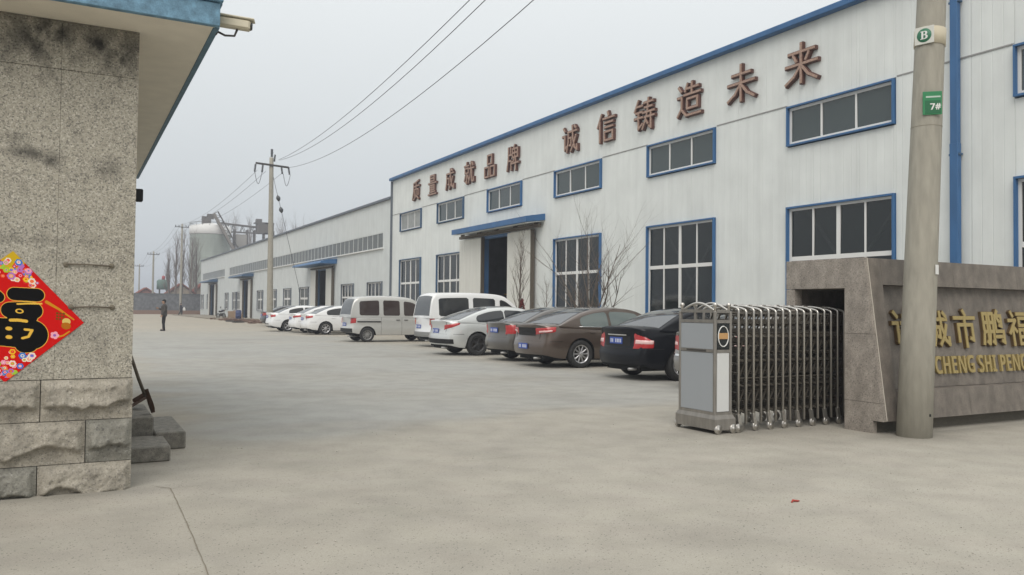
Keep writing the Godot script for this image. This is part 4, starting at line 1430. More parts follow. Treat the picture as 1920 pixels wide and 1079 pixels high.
	for e in 3:
		for k in 3:
			var dx: float = [-0.9, -0.3, 0.85][k]
			wire("%s wire from the yard side %s" % [which[k], sp[e]], ends[e][0] + Vector3(dx, -0.45 if e == 0 else 0.0, 0), ends[e][1] + Vector3(dx, 0, 0), 0.9, 0.011, "overhead wires")

# ---------------------------------------------------------------- cars
func at_x(p: Array, x: float) -> float:
	if x <= p[0][0]: return p[0][1]
	for i in p.size() - 1:
		if x <= p[i + 1][0]: return lerpf(p[i][1], p[i + 1][1], (x - p[i][0]) / maxf(p[i + 1][0] - p[i][0], 1e-6))
	return p[p.size() - 1][1]

func eased(p: Array, x: float, w := 0.10) -> float:
	var s := 0.0
	for k in 5: s += at_x(p, x + (k - 2) * w * 0.5)
	return s / 5.0

func resample(p: Array, n: int) -> Array:   # rounded polyline of Vector2, evenly spaced
	var c := Curve2D.new()
	for i in p.size():
		var v := Vector2(p[i][0], p[i][1])
		var a := Vector2(p[maxi(i - 1, 0)][0], p[maxi(i - 1, 0)][1])
		var b := Vector2(p[mini(i + 1, p.size() - 1)][0], p[mini(i + 1, p.size() - 1)][1])
		var d := (b - a).normalized()
		c.add_point(v, -d * v.distance_to(a) * 0.33, d * v.distance_to(b) * 0.33)
	var out := []
	var len := c.get_baked_length()
	for i in n + 1: out.append(c.sample_baked(len * i / n, true))
	return out

class Body:
	var s: Dictionary
	var up: Node
	func plan(x: float) -> float:
		var L: float = s.L
		var k: float = s.W / 2.0
		k *= 1.0 - s.get("pr", 0.15) * pow(clampf(1.0 - x / 0.75, 0.0, 1.0), 2.4)
		if x < 0.14: k -= 0.10 * (1.0 - sqrt(maxf(0.0, 1.0 - pow((0.14 - x) / 0.14, 2.0))))
		return k * (1.0 - 0.22 * pow(clampf(1.0 - (L - x) / 0.95, 0.0, 1.0), 2.4))
	func side(y: float) -> float: return up.at_x(s.side, y)
	func warp(x: float, y: float, z: float) -> Vector3:
		var hw := plan(x) + 0.001
		var q := clampf(z / hw, -1.1, 1.1)
		var k := clampf(1.0 - x / 0.6, 0.0, 1.0)
		var k2 := clampf(1.0 - (s.L - x) / 0.7, 0.0, 1.0)
		return Vector3(x + k * (up.at_x(s.rear, y) + s.get("bow", 0.10) * q * q) - k2 * (up.at_x(s.front, y) + 0.16 * q * q), y, z)
	func skin(c: float, y: float, sg: float, e: float) -> Vector3:   # a point of the rear and flank at distance c round from the middle of the rear
		var hw := plan(0.0) * side(y)
		if c <= hw:
			var p := warp(0.0, y, c * sg)
			var k := smoothstep(hw * 0.72, hw, c)
			return p + Vector3(-e, 0, sg * e * k)
		var x := c - hw
		return warp(x, y, sg * plan(x) * side(y)) + Vector3(-e * clampf(1.0 - x / 0.2, 0, 1), 0, sg * e)
	func cabin_z(x: float, y: float) -> float:
		var b: float = up.at_x(s.belt, x)
		var t := clampf((y - b) / (s.H - b), 0.0, 1.1)
		return plan(clampf(x, 0.35, s.L - 0.5)) * lerpf(s.beltf, s.rooff, pow(t, 1.25))

func make_car(called: String, label: String, category: String, at: Vector3, s: Dictionary, group := "") -> Node3D:
	var t := thing(called, label, category, at + Vector3(-s.ro, 0, 0), 0.0, group)
	var B := Body.new()
	B.s = s
	B.up = self
	var L: float = s.L
	var r: float = s.r
	var ra := r + 0.055
	var ax := [s.ro, s.ro + s.wb]
	# lower body: flanks with wheel arches cut out, deck, tail and nose
	var xs := []
	var n := int(L / 0.05)
	xs.append_array([0.0, 0.004, 0.014, 0.03, 0.055, 0.085, 0.12])
	for i in range(3, n + 1): xs.append(L * i / n)
	n = xs.size() - 1
	var ts := [0.0, 0.06, 0.16, 0.3, 0.45, 0.6, 0.74, 0.86, 0.94, 0.985, 1.0]
	var tin := [1.0, 1.0, 1.0, 1.0, 1.0, 1.0, 1.0, 1.0, 0.992, 0.972, 0.935]
	var nd := 10
	var rows := []
	for x in xs:
		var yt := eased(s.deck, x)
		var yb := eased(s.sill, x, 0.14)
		for a in ax:
			var dx: float = absf(x - a)
			if dx < ra: yb = maxf(yb, r + sqrt(ra * ra - dx * dx))
		yb = minf(yb, yt - 0.1)
		var row := []
		for j in ts.size():
			var y := lerpf(yb, yt, ts[j])
			row.append(B.warp(x, y, -B.plan(x) * B.side(y) * tin[j]))
		var ze: float = B.plan(x) * B.side(yt) * tin[10]
		for k in range(1, nd):
			var q := -1.0 + 2.0 * k / nd
			row.append(B.warp(x, yt + 0.035 * (1.0 - pow(q, 4.0)), ze * q))
		for j in range(ts.size() - 1, -1, -1):
			var p: Vector3 = row[j]
			row.append(Vector3(p.x, p.y, -p.z))
		rows.append(row)
	var st := mb(true)
	grid(st, rows)
	for e in [0, n]:   # close tail and nose
		var x: float = xs[e]
		var cap := []
		for j in ts.size():
			var lp: Vector3 = rows[e][j]
			var row := []
			for k in nd + 1:
				var q := -1.0 + 2.0 * k / nd
				if j == ts.size() - 1: row.append(rows[e][ts.size() - 1 + k] if k < nd else Vector3(lp.x, lp.y, -lp.z))
				else:
					var z: float = lp.z * -q
					row.append(B.warp(x, lp.y, z) if k > 0 and k < nd else Vector3(lp.x, lp.y, z))
			cap.append(row)
		grid(st, cap, e != 0)
	build(st, "body", s.paint, t)
	# cabin
	var prof := resample(s.roof, 44)
	st = mb(true)
	rows = []
	var nr := 10
	for p in prof:
		var yb := at_x(s.belt, p.x) - 0.03
		var yr := maxf(p.y, yb + 0.012)
		var row := []
		for j in 8:
			var f := j / 7.0
			var y := lerpf(yb, yr - 0.022 * clampf((yr - yb) / 0.3, 0, 1), f)
			row.append(Vector3(p.x, y, -B.cabin_z(p.x, y)))
		var ze: float = B.cabin_z(p.x, yr) - 0.025
		var cr := 0.045 * clampf((yr - yb) / 0.3, 0.0, 1.0)
		for k in range(0, nr + 1):
			var q := -1.0 + 2.0 * k / nr
			row.append(Vector3(p.x, yr + cr * (1.0 - q * q), ze * q))
		for j in range(7, -1, -1): row.append(Vector3(row[j].x, row[j].y, -row[j].z))
		rows.append(row)
	grid(st, rows)
	build(st, "cabin", s.get("roof_paint", s.paint), t)
	var glass: Material = s.get("glass", M.glass)
	# side windows
	for sg in [-1.0, 1.0]:
		for w in s.windows:
			var g := []
			for i in 19:
				var x := lerpf(w[0], w[1], i / 18.0)
				var lo: float = at_x(s.belt, x) + s.get("glass_lo", 0.03)
				var yr := 0.0
				for k in prof.size() - 1:
					if prof[k].x <= x and prof[k + 1].x >= x: yr = maxf(yr, lerpf(prof[k].y, prof[k + 1].y, (x - prof[k].x) / maxf(prof[k + 1].x - prof[k].x, 1e-5)))
				var hi := maxf(lo + 0.004, yr - s.get("glass_hi", 0.085))
				var e: float = minf(i, 18 - i) / 18.0 * (w[1] - w[0])
				var rd := 0.05
				if e < rd:
					var cut := rd - sqrt(maxf(0.0, rd * rd - (rd - e) * (rd - e)))
					if hi - lo > 2.2 * rd:
						lo += cut
						hi -= cut
				var row := []
				for j in 6:
					var y := lerpf(lo, hi, j / 5.0)
					row.append(Vector3(x, y, sg * (B.cabin_z(x, y) + 0.006)))
				g.append(row)
			st = mb(true)
			grid(st, g, sg > 0)
			build(st, "side_window", glass, t)
		if s.get("chrome", false):
			var pts := []
			for i in 15:
				var x := lerpf(s.windows[0][0] - 0.06, s.windows[s.windows.size() - 1][1], i / 14.0)
				var y: float = at_x(s.belt, x) + 0.022
				pts.append(Vector3(x, y, sg * (B.cabin_z(x, y) + 0.008)))
			st = mb(true)
			tube(st, pts, [0.011], 5)
			build(st, "window_trim", M.chrome, t)
	# rear window and windscreen
	for wi in [[s.rw, "rear_window"], [s.ws, "windscreen"]]:
		var g := []
		for i in 15:
			var u: float = lerpf(wi[0][0], wi[0][1], i / 14.0) * (prof.size() - 1)
			var k := mini(int(u), prof.size() - 2)
			var p: Vector2 = prof[k].lerp(prof[k + 1], u - k)
			var d: Vector2 = (prof[k + 1] - prof[k]).normalized()
			var yb := at_x(s.belt, p.x) - 0.03
			var ze: float = B.cabin_z(p.x, p.y) - 0.025
			var zi: float = ze - s.get("rw_in", 0.075)
			var cr := 0.045 * clampf((p.y - yb) / 0.3, 0.0, 1.0)
			var row := []
			for j in 11:
				var q := -1.0 + 0.2 * j
				var zz: float = zi * q
				row.append(Vector3(p.x - d.y * 0.008, p.y + cr * (1.0 - pow(zz / ze, 2.0)) + d.x * 0.008, zz))
			g.append(row)
		st = mb(true)
		grid(st, g)
		build(st, wi[1], s.get("rear_glass", M.glass_rear), t)
	# lamps at the tail
	for sg in [-1.0, 1.0]:
		for l in s.lights:
			var g := []
			for i in 13:
				var f := i / 12.0
				var c := lerpf(l[0], l[1], f)
				var row := []
				for j in 6:
					var y := lerpf(lerpf(l[2], l[4], f), lerpf(l[3], l[5], f), j / 5.0)
					var e := 0.012 if j > 0 and j < 5 and i > 0 and i < 12 else -0.004
					row.append(B.skin(c, y, sg, e + l[7]))
				g.append(row)
			st = mb(true)
			grid(st, g, sg > 0)
			build(st, "tail_lamp", l[6], t)
	for b in s.get("bands", []):   # strips along the tail: [c0, c1, y0, y1, material]
		for sg in [-1.0, 1.0]:
			var g := []
			for i in 17:
				var c := lerpf(b[0], b[1], i / 16.0)
				var row := []
				for j in 4: row.append(B.skin(c, lerpf(b[2], b[3], j / 3.0), sg, 0.009))
				g.append(row)
			st = mb(true)
			grid(st, g, sg > 0)
			build(st, b[5], b[4], t)
	for sm in s.get("boot_seam", []):   # gaps round the boot lid and above the bumper
		for sg in ([-1.0, 1.0] if sm[0] == sm[2] else [1.0, -1.0]):
			var pts := []
			for k in 13: pts.append(B.skin(lerpf(sm[0], sm[2], k / 12.0), lerpf(sm[1], sm[3], k / 12.0), sg, 0.001))
			st = mb()
			tube(st, pts, [0.005], 5)
			build(st, "boot_seam", M.under, t)
	# plate
	var py: float = s.plate[0]
	var pp := B.warp(0.0, py, 0.0)
	var pl := put("number_plate", bevelled(Vector3(0.014, 0.135, 0.43), 0.004), M.plate, t, Vector3(pp.x - 0.014, py, s.plate[1]))
	for k in 7:
		if k == 2: continue
		put("plate_mark", unit_box(Vector3(0.004, 0.075, 0.032)), M.plate_white, pl, Vector3(-0.0075, 0, -0.165 + 0.055 * k))
	# doors: seams and handles
	for sg in [-1.0, 1.0]:
		for x in s.seams:
			var pts := []
			for k in 13:
				var y := lerpf(0.30, at_x(s.belt, x) - 0.01, k / 12.0)
				pts.append(B.warp(x, y, sg * (B.plan(x) * B.side(y) + 0.0005)))
			st = mb()
			tube(st, pts, [0.0045], 5)
			build(st, "door_seam", M.under, t)
		for x in s.handles:
			var y: float = at_x(s.belt, x) - 0.11
			put("door_handle", bevelled(Vector3(0.17, 0.028, 0.03), 0.008), s.get("handle", s.paint), t, Vector3(x, y, sg * (B.plan(x) * B.side(y) + 0.014)))
		if s.has("moulding"):
			var pts := []
			for k in 21:
				var x := lerpf(s.moulding[0], s.moulding[1], k / 20.0)
				pts.append(Vector3(x, s.moulding[2], sg * (B.plan(x) * B.side(s.moulding[2]) + 0.004)))
			st = mb(true)
			tube(st, pts, [0.028], 6)
			build(st, "side_moulding", M.rubber, t)
		var mx: float = s.windows[s.windows.size() - 1][1] - 0.12
		var my: float = at_x(s.belt, mx) + 0.07
		put("wing_mirror", bevelled(Vector3(0.10, 0.13, 0.19), 0.03), s.paint, t, Vector3(mx, my, sg * (B.cabin_z(mx, my) + 0.12)))
	# dark underside, arch liners, exhaust, wheels
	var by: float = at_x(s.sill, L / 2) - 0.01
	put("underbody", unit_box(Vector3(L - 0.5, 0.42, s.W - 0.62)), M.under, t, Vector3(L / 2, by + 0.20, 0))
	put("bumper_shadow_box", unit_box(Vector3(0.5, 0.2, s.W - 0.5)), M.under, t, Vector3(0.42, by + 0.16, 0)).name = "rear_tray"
	st = mb(true)
	tube(st, [Vector3(0.5, 0.235, 0.42), Vector3(0.06, 0.235, 0.42)], [0.03], 10)
	build(st, "exhaust_pipe", M.rim_worn, t)
	for a in ax:
		for sg in [-1.0, 1.0]:
			var lin_ := mb(true)
			var rws := []
			for i in 19:
				var an := PI * i / 18.0
				var row := []
				for z in [0.42, 0.6, s.W / 2 * 0.94]: row.append(Vector3(a + cos(an) * (ra + 0.01), r + sin(an) * (ra + 0.01), sg * z))
				rws.append(row)
			grid(lin_, rws, sg < 0)
			build(lin_, "arch_liner", M.under, t)
			car_wheel(t, Vector3(a, r, sg * (s.W / 2 - 0.115)), r, sg, s.get("spokes", 5), s.get("rim", M.rim))
	return t

var tyre_cache := {}
func car_wheel(parent: Node3D, at: Vector3, r: float, sg: float, spokes: int, rim_m: Material) -> void:
	var w := node("wheel", parent, at)
	if sg < 0: w.rotation.y = PI
	var key := "%.3f" % r
	if not tyre_cache.has(key):
		var st := mb(true)
		var ri := r * 0.66
		lathe(st, [Vector2(ri, -0.10), Vector2(r * 0.9, -0.105), Vector2(r * 0.985, -0.085), Vector2(r, -0.05), Vector2(r, 0.05), Vector2(r * 0.985, 0.085), Vector2(r * 0.9, 0.105), Vector2(ri + 0.012, 0.10), Vector2(ri, 0.085)], 36, Basis(Vector3.RIGHT, PI / 2))
		tyre_cache[key] = done(st)
	put("tyre", tyre_cache[key], M.rubber, w)
	var ri := r * 0.665
	var k2 := "%.3f_%d" % [r, spokes]
	if not tyre_cache.has(k2):
		var st := mb(true)
		lathe(st, [Vector2(ri, 0.092), Vector2(ri * 0.9, 0.088), Vector2(ri * 0.88, 0.05), Vector2(ri * 0.86, -0.06)], 36, Basis(Vector3.RIGHT, PI / 2))
		lathe(st, [Vector2(0, 0.085), Vector2(ri * 0.16, 0.083), Vector2(ri * 0.24, 0.065), Vector2(ri * 0.24, 0.02)], 20, Basis(Vector3.RIGHT, PI / 2))
		st.set_smooth_group(-1)
		for k in spokes:
			var a := TAU * k / spokes
			var d := Vector3(cos(a), sin(a), 0)
			var wd := ri * (1.05 / spokes + 0.05)
			bevel_box(st, d * ri * 0.54 + Vector3(0, 0, 0.066), Vector3(ri * 0.78, wd, 0.028), 0.006, Basis(d, Vector3(0, 0, 1).cross(d), Vector3(0, 0, 1)))
		tyre_cache[k2] = done(st)
	put("rim", tyre_cache[k2], rim_m, w)
	if not tyre_cache.has("d" + key):
		var st := mb(true)
		lathe(st, [Vector2(0, 0.012), Vector2(ri * 0.87, 0.012)], 28, Basis(Vector3.RIGHT, PI / 2))
		tyre_cache["d" + key] = done(st)
	put("brake_disc", tyre_cache["d" + key], M.dark_steel, w)

func sedan(over: Dictionary) -> Dictionary:
	var s := {"L": 4.72, "W": 1.80, "H": 1.46, "wb": 2.70, "ro": 1.06, "r": 0.325, "beltf": 0.955, "rooff": 0.70, "bow": 0.11, "pr": 0.15,
		"deck": [[0.0, 1.02], [0.08, 1.035], [0.45, 1.05], [0.7, 1.03], [1.2, 0.965], [3.3, 0.94], [3.5, 0.95], [4.2, 0.86], [4.55, 0.75], [4.72, 0.64]],
		"roof": [[0.52, 1.03], [0.95, 1.225], [1.35, 1.37], [1.8, 1.445], [2.35, 1.46], [2.85, 1.41], [3.25, 1.24], [3.72, 0.96]],
		"belt": [[0.5, 1.02], [1.1, 0.985], [3.5, 0.93]],
		"sill": [[0.0, 0.33], [0.3, 0.26], [0.8, 0.22], [3.6, 0.21], [4.3, 0.22], [4.72, 0.26]],
		"side": [[0.2, 0.90], [0.32, 0.955], [0.5, 0.99], [0.62, 1.0], [0.72, 0.988], [0.86, 0.975], [1.05, 0.93]],
		"rear": [[0.25, 0.10], [0.36, 0.025], [0.5, 0.0], [0.60, 0.005], [0.66, 0.05], [0.85, 0.075], [0.98, 0.05], [1.04, 0.03], [1.1, 0.05]],
		"front": [[0.2, 0.12], [0.4, 0.0], [0.55, 0.0], [0.75, 0.12], [0.95, 0.3]],
		"windows": [[1.12, 1.95], [2.03, 2.9], [2.93, 3.3]], "rw": [0.03, 0.33], "ws": [0.77, 0.985], "seams": [1.98, 2.95], "handles": [1.45, 2.25],
		"boot_seam": [[0.56, 0.665, 0.60, 1.02], [0.0, 0.648, 1.25, 0.648]], "lights": [[0.46, 0.98, 0.80, 0.97, 0.86, 0.99, M.tail, 0.0]], "plate": [0.80, 0.0], "paint": null}
	s.merge(over, true)
	return s

func cars() -> void:
	var g := "cars parked nose-in along the hall"
	var black := paint(0.006, 0.007, 0.010, 0.0, 0.5)
	black.metallic_specular = 0.2
	black.clearcoat = 0.4
	var brown := paint(0.105, 0.078, 0.062, 0.5)
	var grey := paint(0.115, 0.106, 0.096, 0.55)
	var silver := paint(0.60, 0.62, 0.61, 0.35)
	var white := paint(0.76, 0.77, 0.77, 0.0, 0.4)
	var vsilver := paint(0.53, 0.53, 0.505, 0.35, 0.38)
	var dull := paint(0.27, 0.255, 0.235, 0.5)
	make_car("sedan", "grey car half hidden behind the cabinet of the folding gate", "car", Vector3(10.76, 0, -11.15), sedan({"paint": dull, "H": 1.52,
		"lights": [[0.5, 0.95, 0.66, 0.98, 0.70, 1.0, M.tail, 0.0], [0.6, 0.93, 0.78, 0.86, 0.80, 0.87, M.tail_white, 0.006]], "bands": [[0.0, 0.95, 0.60, 0.635, M.chrome, "chrome_strip"]]}), g)
	make_car("sedan", "black sedan with a blue plate, parked just beyond the folding gate", "car", Vector3(10.92, 0, -13.8), sedan({"paint": black, "W": 1.78, "H": 1.47, "rim": M.rim, "spokes": 9,
		"deck": [[0.0, 1.045], [0.08, 1.06], [0.4, 1.07], [0.62, 1.06], [1.2, 0.985], [3.3, 0.95], [3.5, 0.95], [4.2, 0.86], [4.55, 0.75], [4.72, 0.64]],
		"lights": [[0.50, 0.95, 0.64, 0.99, 0.66, 0.80, M.tail, 0.0], [0.53, 0.93, 0.74, 0.845, 0.74, 0.82, M.tail_white, 0.008]], "plate": [0.80, 0.0],
		"bands": [[0.0, 0.32, 0.905, 0.93, M.chrome, "boot_strip"], [0.0, 0.42, 0.70, 0.895, M.under, "plate_recess"]]}), g)
	make_car("sedan", "dark brown sedan with chrome window trim and bright tail lamps", "car", Vector3(10.98, 0, -17.62), sedan({"paint": brown, "W": 1.84, "H": 1.49, "chrome": true, "spokes": 10, "r": 0.34, "L": 4.9, "wb": 2.8, "ro": 1.12, "plate": [0.52, 0.0],
		"glass": tinted(), "lights": [[0.40, 1.02, 0.80, 0.97, 0.88, 1.0, M.tail, 0.0], [0.52, 0.90, 0.84, 0.90, 0.89, 0.93, M.tail_white, 0.008]],
		"bands": [[0.0, 0.42, 0.78, 0.97, M.under, "tail_panel"]]}), g)
	make_car("sedan", "dark grey sedan wedged between the silver and the brown sedan", "car", Vector3(11.2, 0, -20.0), sedan({"paint": grey, "W": 1.72, "H": 1.45, "L": 4.5, "ro": 1.0, "lights": [[0.52, 0.92, 0.72, 1.0, 0.76, 0.98, M.tail, 0.0]], "plate": [0.84, 0.0]}), g)
	make_car("sedan", "silver coupe-like sedan with dark spoked wheels, in front of the white van", "car", Vector3(10.85, 0, -23.08), sedan({"paint": silver, "W": 1.82, "H": 1.46, "spokes": 5, "rim": M.rim_dark, "r": 0.34, "plate": [0.74, 0.0],
		"roof": [[0.42, 1.05], [0.95, 1.25], [1.45, 1.40], [1.9, 1.455], [2.35, 1.46], [2.85, 1.40], [3.25, 1.23], [3.72, 0.96]], "windows": [[1.02, 1.98], [2.02, 2.9], [2.93, 3.3]],
		"lights": [[0.46, 1.08, 0.76, 0.92, 0.94, 1.0, M.tail, 0.0]], "bands": [[0.0, 0.85, 0.36, 0.50, M.under, "rear_diffuser"]]}), g)
	make_car("passenger_van", "white passenger van with dark windows behind the silver sedan", "van", Vector3(12.43, 0, -28.15), {"L": 4.78, "W": 1.72, "H": 1.99, "wb": 2.6, "ro": 1.08, "r": 0.315, "beltf": 0.985, "rooff": 0.84, "bow": 0.07, "pr": 0.07, "paint": white,
		"deck": [[0.0, 1.08], [3.4, 1.06], [3.7, 1.02], [4.3, 0.9], [4.62, 0.8], [4.78, 0.66]],
		"roof": [[0.06, 1.06], [0.10, 1.35], [0.17, 1.7], [0.30, 1.91], [0.6, 1.96], [1.8, 1.99], [2.9, 1.94], [3.3, 1.78], [3.7, 1.45], [4.15, 1.0]],
		"belt": [[0.0, 1.08], [3.4, 1.05], [4.2, 1.0]], "sill": [[0.0, 0.38], [0.5, 0.30], [1.0, 0.28], [4.78, 0.30]],
		"side": [[0.2, 0.94], [0.35, 0.975], [0.6, 1.0], [0.85, 0.995], [1.1, 0.985]], "rear": [[0.3, 0.06], [0.4, 0.0], [0.56, 0.0], [0.62, 0.05], [1.1, 0.06]], "front": [[0.2, 0.08], [0.5, 0.0], [0.8, 0.1], [1.1, 0.25]],
		"windows": [[0.42, 1.62], [1.80, 2.72], [2.92, 3.72]], "glass_lo": 0.06, "glass_hi": 0.17, "rw": [0.02, 0.155], "ws": [0.79, 0.985], "seams": [1.7, 2.82], "handles": [2.6, 3.0], "rw_in": 0.06,
		"lights": [[0.66, 0.86, 0.78, 1.10, 0.78, 1.10, M.tail, 0.0], [0.68, 0.85, 0.88, 0.98, 0.88, 0.98, M.tail_amber, 0.008]], "plate": [0.74, -0.2], "bands": [[0.0, 0.9, 0.38, 0.55, M.rim_worn, "rear_bumper"]]}, g)
	make_car("minivan", "silver minivan with brown-tinted windows and a black side moulding", "van", Vector3(10.72, 0, -33.05), {"L": 4.05, "W": 1.62, "H": 1.88, "wb": 2.5, "ro": 0.78, "r": 0.30, "beltf": 0.985, "rooff": 0.84, "bow": 0.08, "pr": 0.08, "paint": vsilver, "glass": M.glass_brown, "rim": M.rim_worn, "spokes": 12,
		"deck": [[0.0, 1.03], [3.0, 1.02], [3.3, 0.98], [3.75, 0.86], [3.95, 0.76], [4.05, 0.62]],
		"roof": [[0.06, 1.01], [0.12, 1.35], [0.22, 1.66], [0.38, 1.80], [0.7, 1.85], [1.6, 1.88], [2.5, 1.84], [2.9, 1.72], [3.25, 1.42], [3.62, 0.96]],
		"belt": [[0.0, 1.03], [3.0, 1.02], [3.7, 0.96]], "sill": [[0.0, 0.40], [0.4, 0.33], [1.0, 0.29], [4.05, 0.30]],
		"side": [[0.2, 0.94], [0.35, 0.975], [0.55, 1.0], [0.70, 0.975], [0.78, 0.985], [1.05, 0.985]], "rear": [[0.3, 0.06], [0.42, 0.0], [0.58, 0.0], [0.64, 0.05], [1.05, 0.06]], "front": [[0.2, 0.08], [0.5, 0.0], [0.8, 0.1], [1.1, 0.25]],
		"windows": [[0.44, 1.28], [1.46, 2.18], [2.36, 3.18]], "glass_lo": 0.07, "glass_hi": 0.16, "rw": [0.03, 0.17], "ws": [0.77, 0.985], "seams": [1.37, 2.27], "handles": [2.1, 2.45], "handle": M.rubber, "rw_in": 0.06, "moulding": [0.35, 1.34, 0.84],
		"lights": [[0.58, 0.86, 0.74, 1.0, 0.78, 0.98, M.tail, 0.0]], "plate": [0.72, 0.0], "bands": [[0.0, 0.72, 0.40, 0.56, M.rubber, "rear_bumper"]]}, g)
	var wl := [[0.46, 0.98, 0.80, 0.95, 0.88, 0.98, M.tail, 0.0]]
	make_car("sedan", "white sedan showing its silver spoked rear wheel, next past the silver minivan", "car", Vector3(11.5, 0, -42.15), sedan({"paint": white, "lights": wl, "spokes": 7}), g)
	make_car("sedan", "middle one of the three white sedans, its flank hidden by a neighbour", "car", Vector3(11.5, 0, -44.75), sedan({"paint": white, "W": 1.76, "H": 1.47, "L": 4.6, "lights": [[0.40, 1.05, 0.80, 0.93, 0.88, 0.98, M.tail, 0.0]], "spokes": 6}), g)
	make_car("sedan", "last of the three white sedans, its rear close to the concrete pole", "car", Vector3(10.9, 0, -47.8), sedan({"paint": white, "W": 1.78, "H": 1.48, "lights": [[0.52, 0.92, 0.80, 0.95, 0.84, 0.97, M.tail, 0.0]], "plate": [0.84, 0.0], "bands": [[0.0, 0.45, 0.40, 0.45, M.under, "bumper_slot"]]}), g)
	make_car("sedan", "dark sedan with a red tail lamp, last of all the parked cars", "car", Vector3(13.1, 0, -60.4), sedan({"paint": paint(0.035, 0.036, 0.045, 0.3), "lights": [[0.30, 0.98, 0.74, 0.96, 0.80, 0.98, M.tail, 0.0]]}), g)

func tinted() -> StandardMaterial3D:
	var m := mat(lin(0.14, 0.17, 0.165), 0.08)
	m.metallic_specular = 0.6
	return m

# ---------------------------------------------------------------- far boundary, houses, silo
func far_things() -> void:
	var wall := thing("boundary_wall", "long grey wall on a brick base closing the far end of the yard", "wall", Vector3(0, 0, -141))
	for k in 12:
		put("wall_panel", bevelled(Vector3(2.97, 2.62, 0.16), 0.01), M.yard_wall, wall, Vector3(-14.0 + 3.0 * k, 1.92, 0))
		put("wall_post", unit_box(Vector3(0.28, 3.2, 0.28)), M.yard_wall, wall, Vector3(-15.5 + 3.0 * k, 1.6, 0.0))
	put("wall_coping", unit_box(Vector3(36.4, 0.09, 0.34)), mat(lin(0.13, 0.14, 0.14), 0.9), wall, Vector3(2.5, 3.27, 0))
	put("brick_base", unit_box(Vector3(36.0, 0.62, 0.42)), M.brick_base, wall, Vector3(2.5, 0.3, 0.05))
	# houses behind it
	var hs := [[18.4, -166, 6.2, 3.1, 5.45, 5.0, M.house_wall, "pale gable end of a red-tiled house behind the grey wall"], [23.0, -168, 6.0, 3.2, 5.9, 6.0, M.house_wall, "red-tiled house close to the corner of the long shed"], [13.0, -176, 5.0, 3.0, 4.7, 6.0, M.house_red, "low reddish house behind the grey wall, nearest the gatehouse"]]
	for h in hs:
		var t := thing("village_house", h[7], "house", Vector3(h[0], 0, h[1]), 0, "houses behind the boundary wall")
		var w: float = h[2] / 2
		var d: float = h[5]
		var st := mb()
		prism_z(st, [Vector2(-w + 0.2, 0), Vector2(w - 0.2, 0), Vector2(w - 0.2, h[3]), Vector2(0, h[4] - 0.12), Vector2(-w + 0.2, h[3])], -d, 0.0)
		build(st, "wall", h[6], t)
		st = mb()
		for s in [-1, 1]:
			var a := Vector3(s * (w + 0.25), h[3] - 0.15, 0)
			var b := Vector3(0, h[4], 0)
			for e in [0.0, 0.14]:
				var o := Vector3(0, e, 0)
				quad(st, a + o + Vector3(0, 0, 0.35), b + o + Vector3(0, 0, 0.35), b + o + Vector3(0, 0, -d - 0.3), a + o + Vector3(0, 0, -d - 0.3))
			quad(st, a + Vector3(0, 0, 0.35), b + Vector3(0, 0, 0.35), b + Vector3(0, 0.14, 0.35), a + Vector3(0, 0.14, 0.35))
		var rf := build(st, "roof", M.tile_red, t)
		for s in [-1, 1]:
			for k in 9:   # tile courses running from ridge to eave
				var z := 0.3 - k * (d + 0.5) / 8.0
				var q := mb(true)
				tube(q, [Vector3(s * (w + 0.25), h[3] + 0.02, z), Vector3(0, h[4] + 0.17, z)], [0.09], 5)
				build(q, "tile_ridge", M.tile_red, rf)
		put("window", unit_box(Vector3(0.9, 1.1, 0.08)), M.pane_grey, t, Vector3(-0.9, h[3] - 0.9, 0.02))
	var wt := thing("water_tank", "small green tank with a red cap on a stand above the far roofs", "tank", Vector3(16.3, 0, -178))
	var ts := mb()
	for a in [[-0.7, -0.7], [0.7, -0.7], [0.7, 0.7], [-0.7, 0.7]]: box(ts, Vector3(a[0], 2.3, a[1]), Vector3(0.15, 4.6, 0.15))
	build(ts, "stand", M.gantry, wt)
	ts = mb(true)
	lathe(ts, [Vector2(0, 4.6), Vector2(1.25, 4.6), Vector2(1.25, 6.3), Vector2(1.0, 6.55), Vector2(0, 6.6)], 18)
	build(ts, "tank", mat(lin(0.10, 0.17, 0.14), 0.7), wt)
	ts = mb(true)
	lathe(ts, [Vector2(0.0, 6.55), Vector2(0.3, 6.55), Vector2(0.3, 7.3), Vector2(0, 7.4)], 10)
	build(ts, "cap", mat(lin(0.4, 0.05, 0.05), 0.7), wt)
	# silo with white top band, head house and sloping conveyor
	var si := thing("grain_silo", "big pale green silo with a white top band behind the long shed", "silo", Vector3(25.5, 0, -181))
	var st := mb(true)
	lathe(st, [Vector2(4.05, 0), Vector2(4.05, 16.3)], 48)
	build(st, "silo_wall", M.silo, si)
	for k in 12:
		var rb := mb(true)
		lathe(rb, [Vector2(4.05, 1.3 * k + 1.0), Vector2(4.11, 1.3 * k + 1.04), Vector2(4.05, 1.3 * k + 1.08)], 48)
		build(rb, "silo_ring", M.silo, si)
	st = mb(true)
	lathe(st, [Vector2(4.1, 16.3), Vector2(4.15, 16.35), Vector2(4.15, 18.0), Vector2(3.9, 18.15), Vector2(0, 19.0)], 48)
	build(st, "silo_cap", M.silo_top, si)
	st = mb(true)
	var ring := []
	for k in 37: ring.append(Vector3(cos(TAU * k / 36) * 4.1, 18.7, sin(TAU * k / 36) * 4.1))
	tube(st, ring, [0.05], 5, false)
	for k in 18: box(st, Vector3(cos(TAU * k / 18) * 4.1, 18.35, sin(TAU * k / 18) * 4.1), Vector3(0.06, 0.75, 0.06))
	build(st, "railing", M.gantry, si)
	var hh := mb()
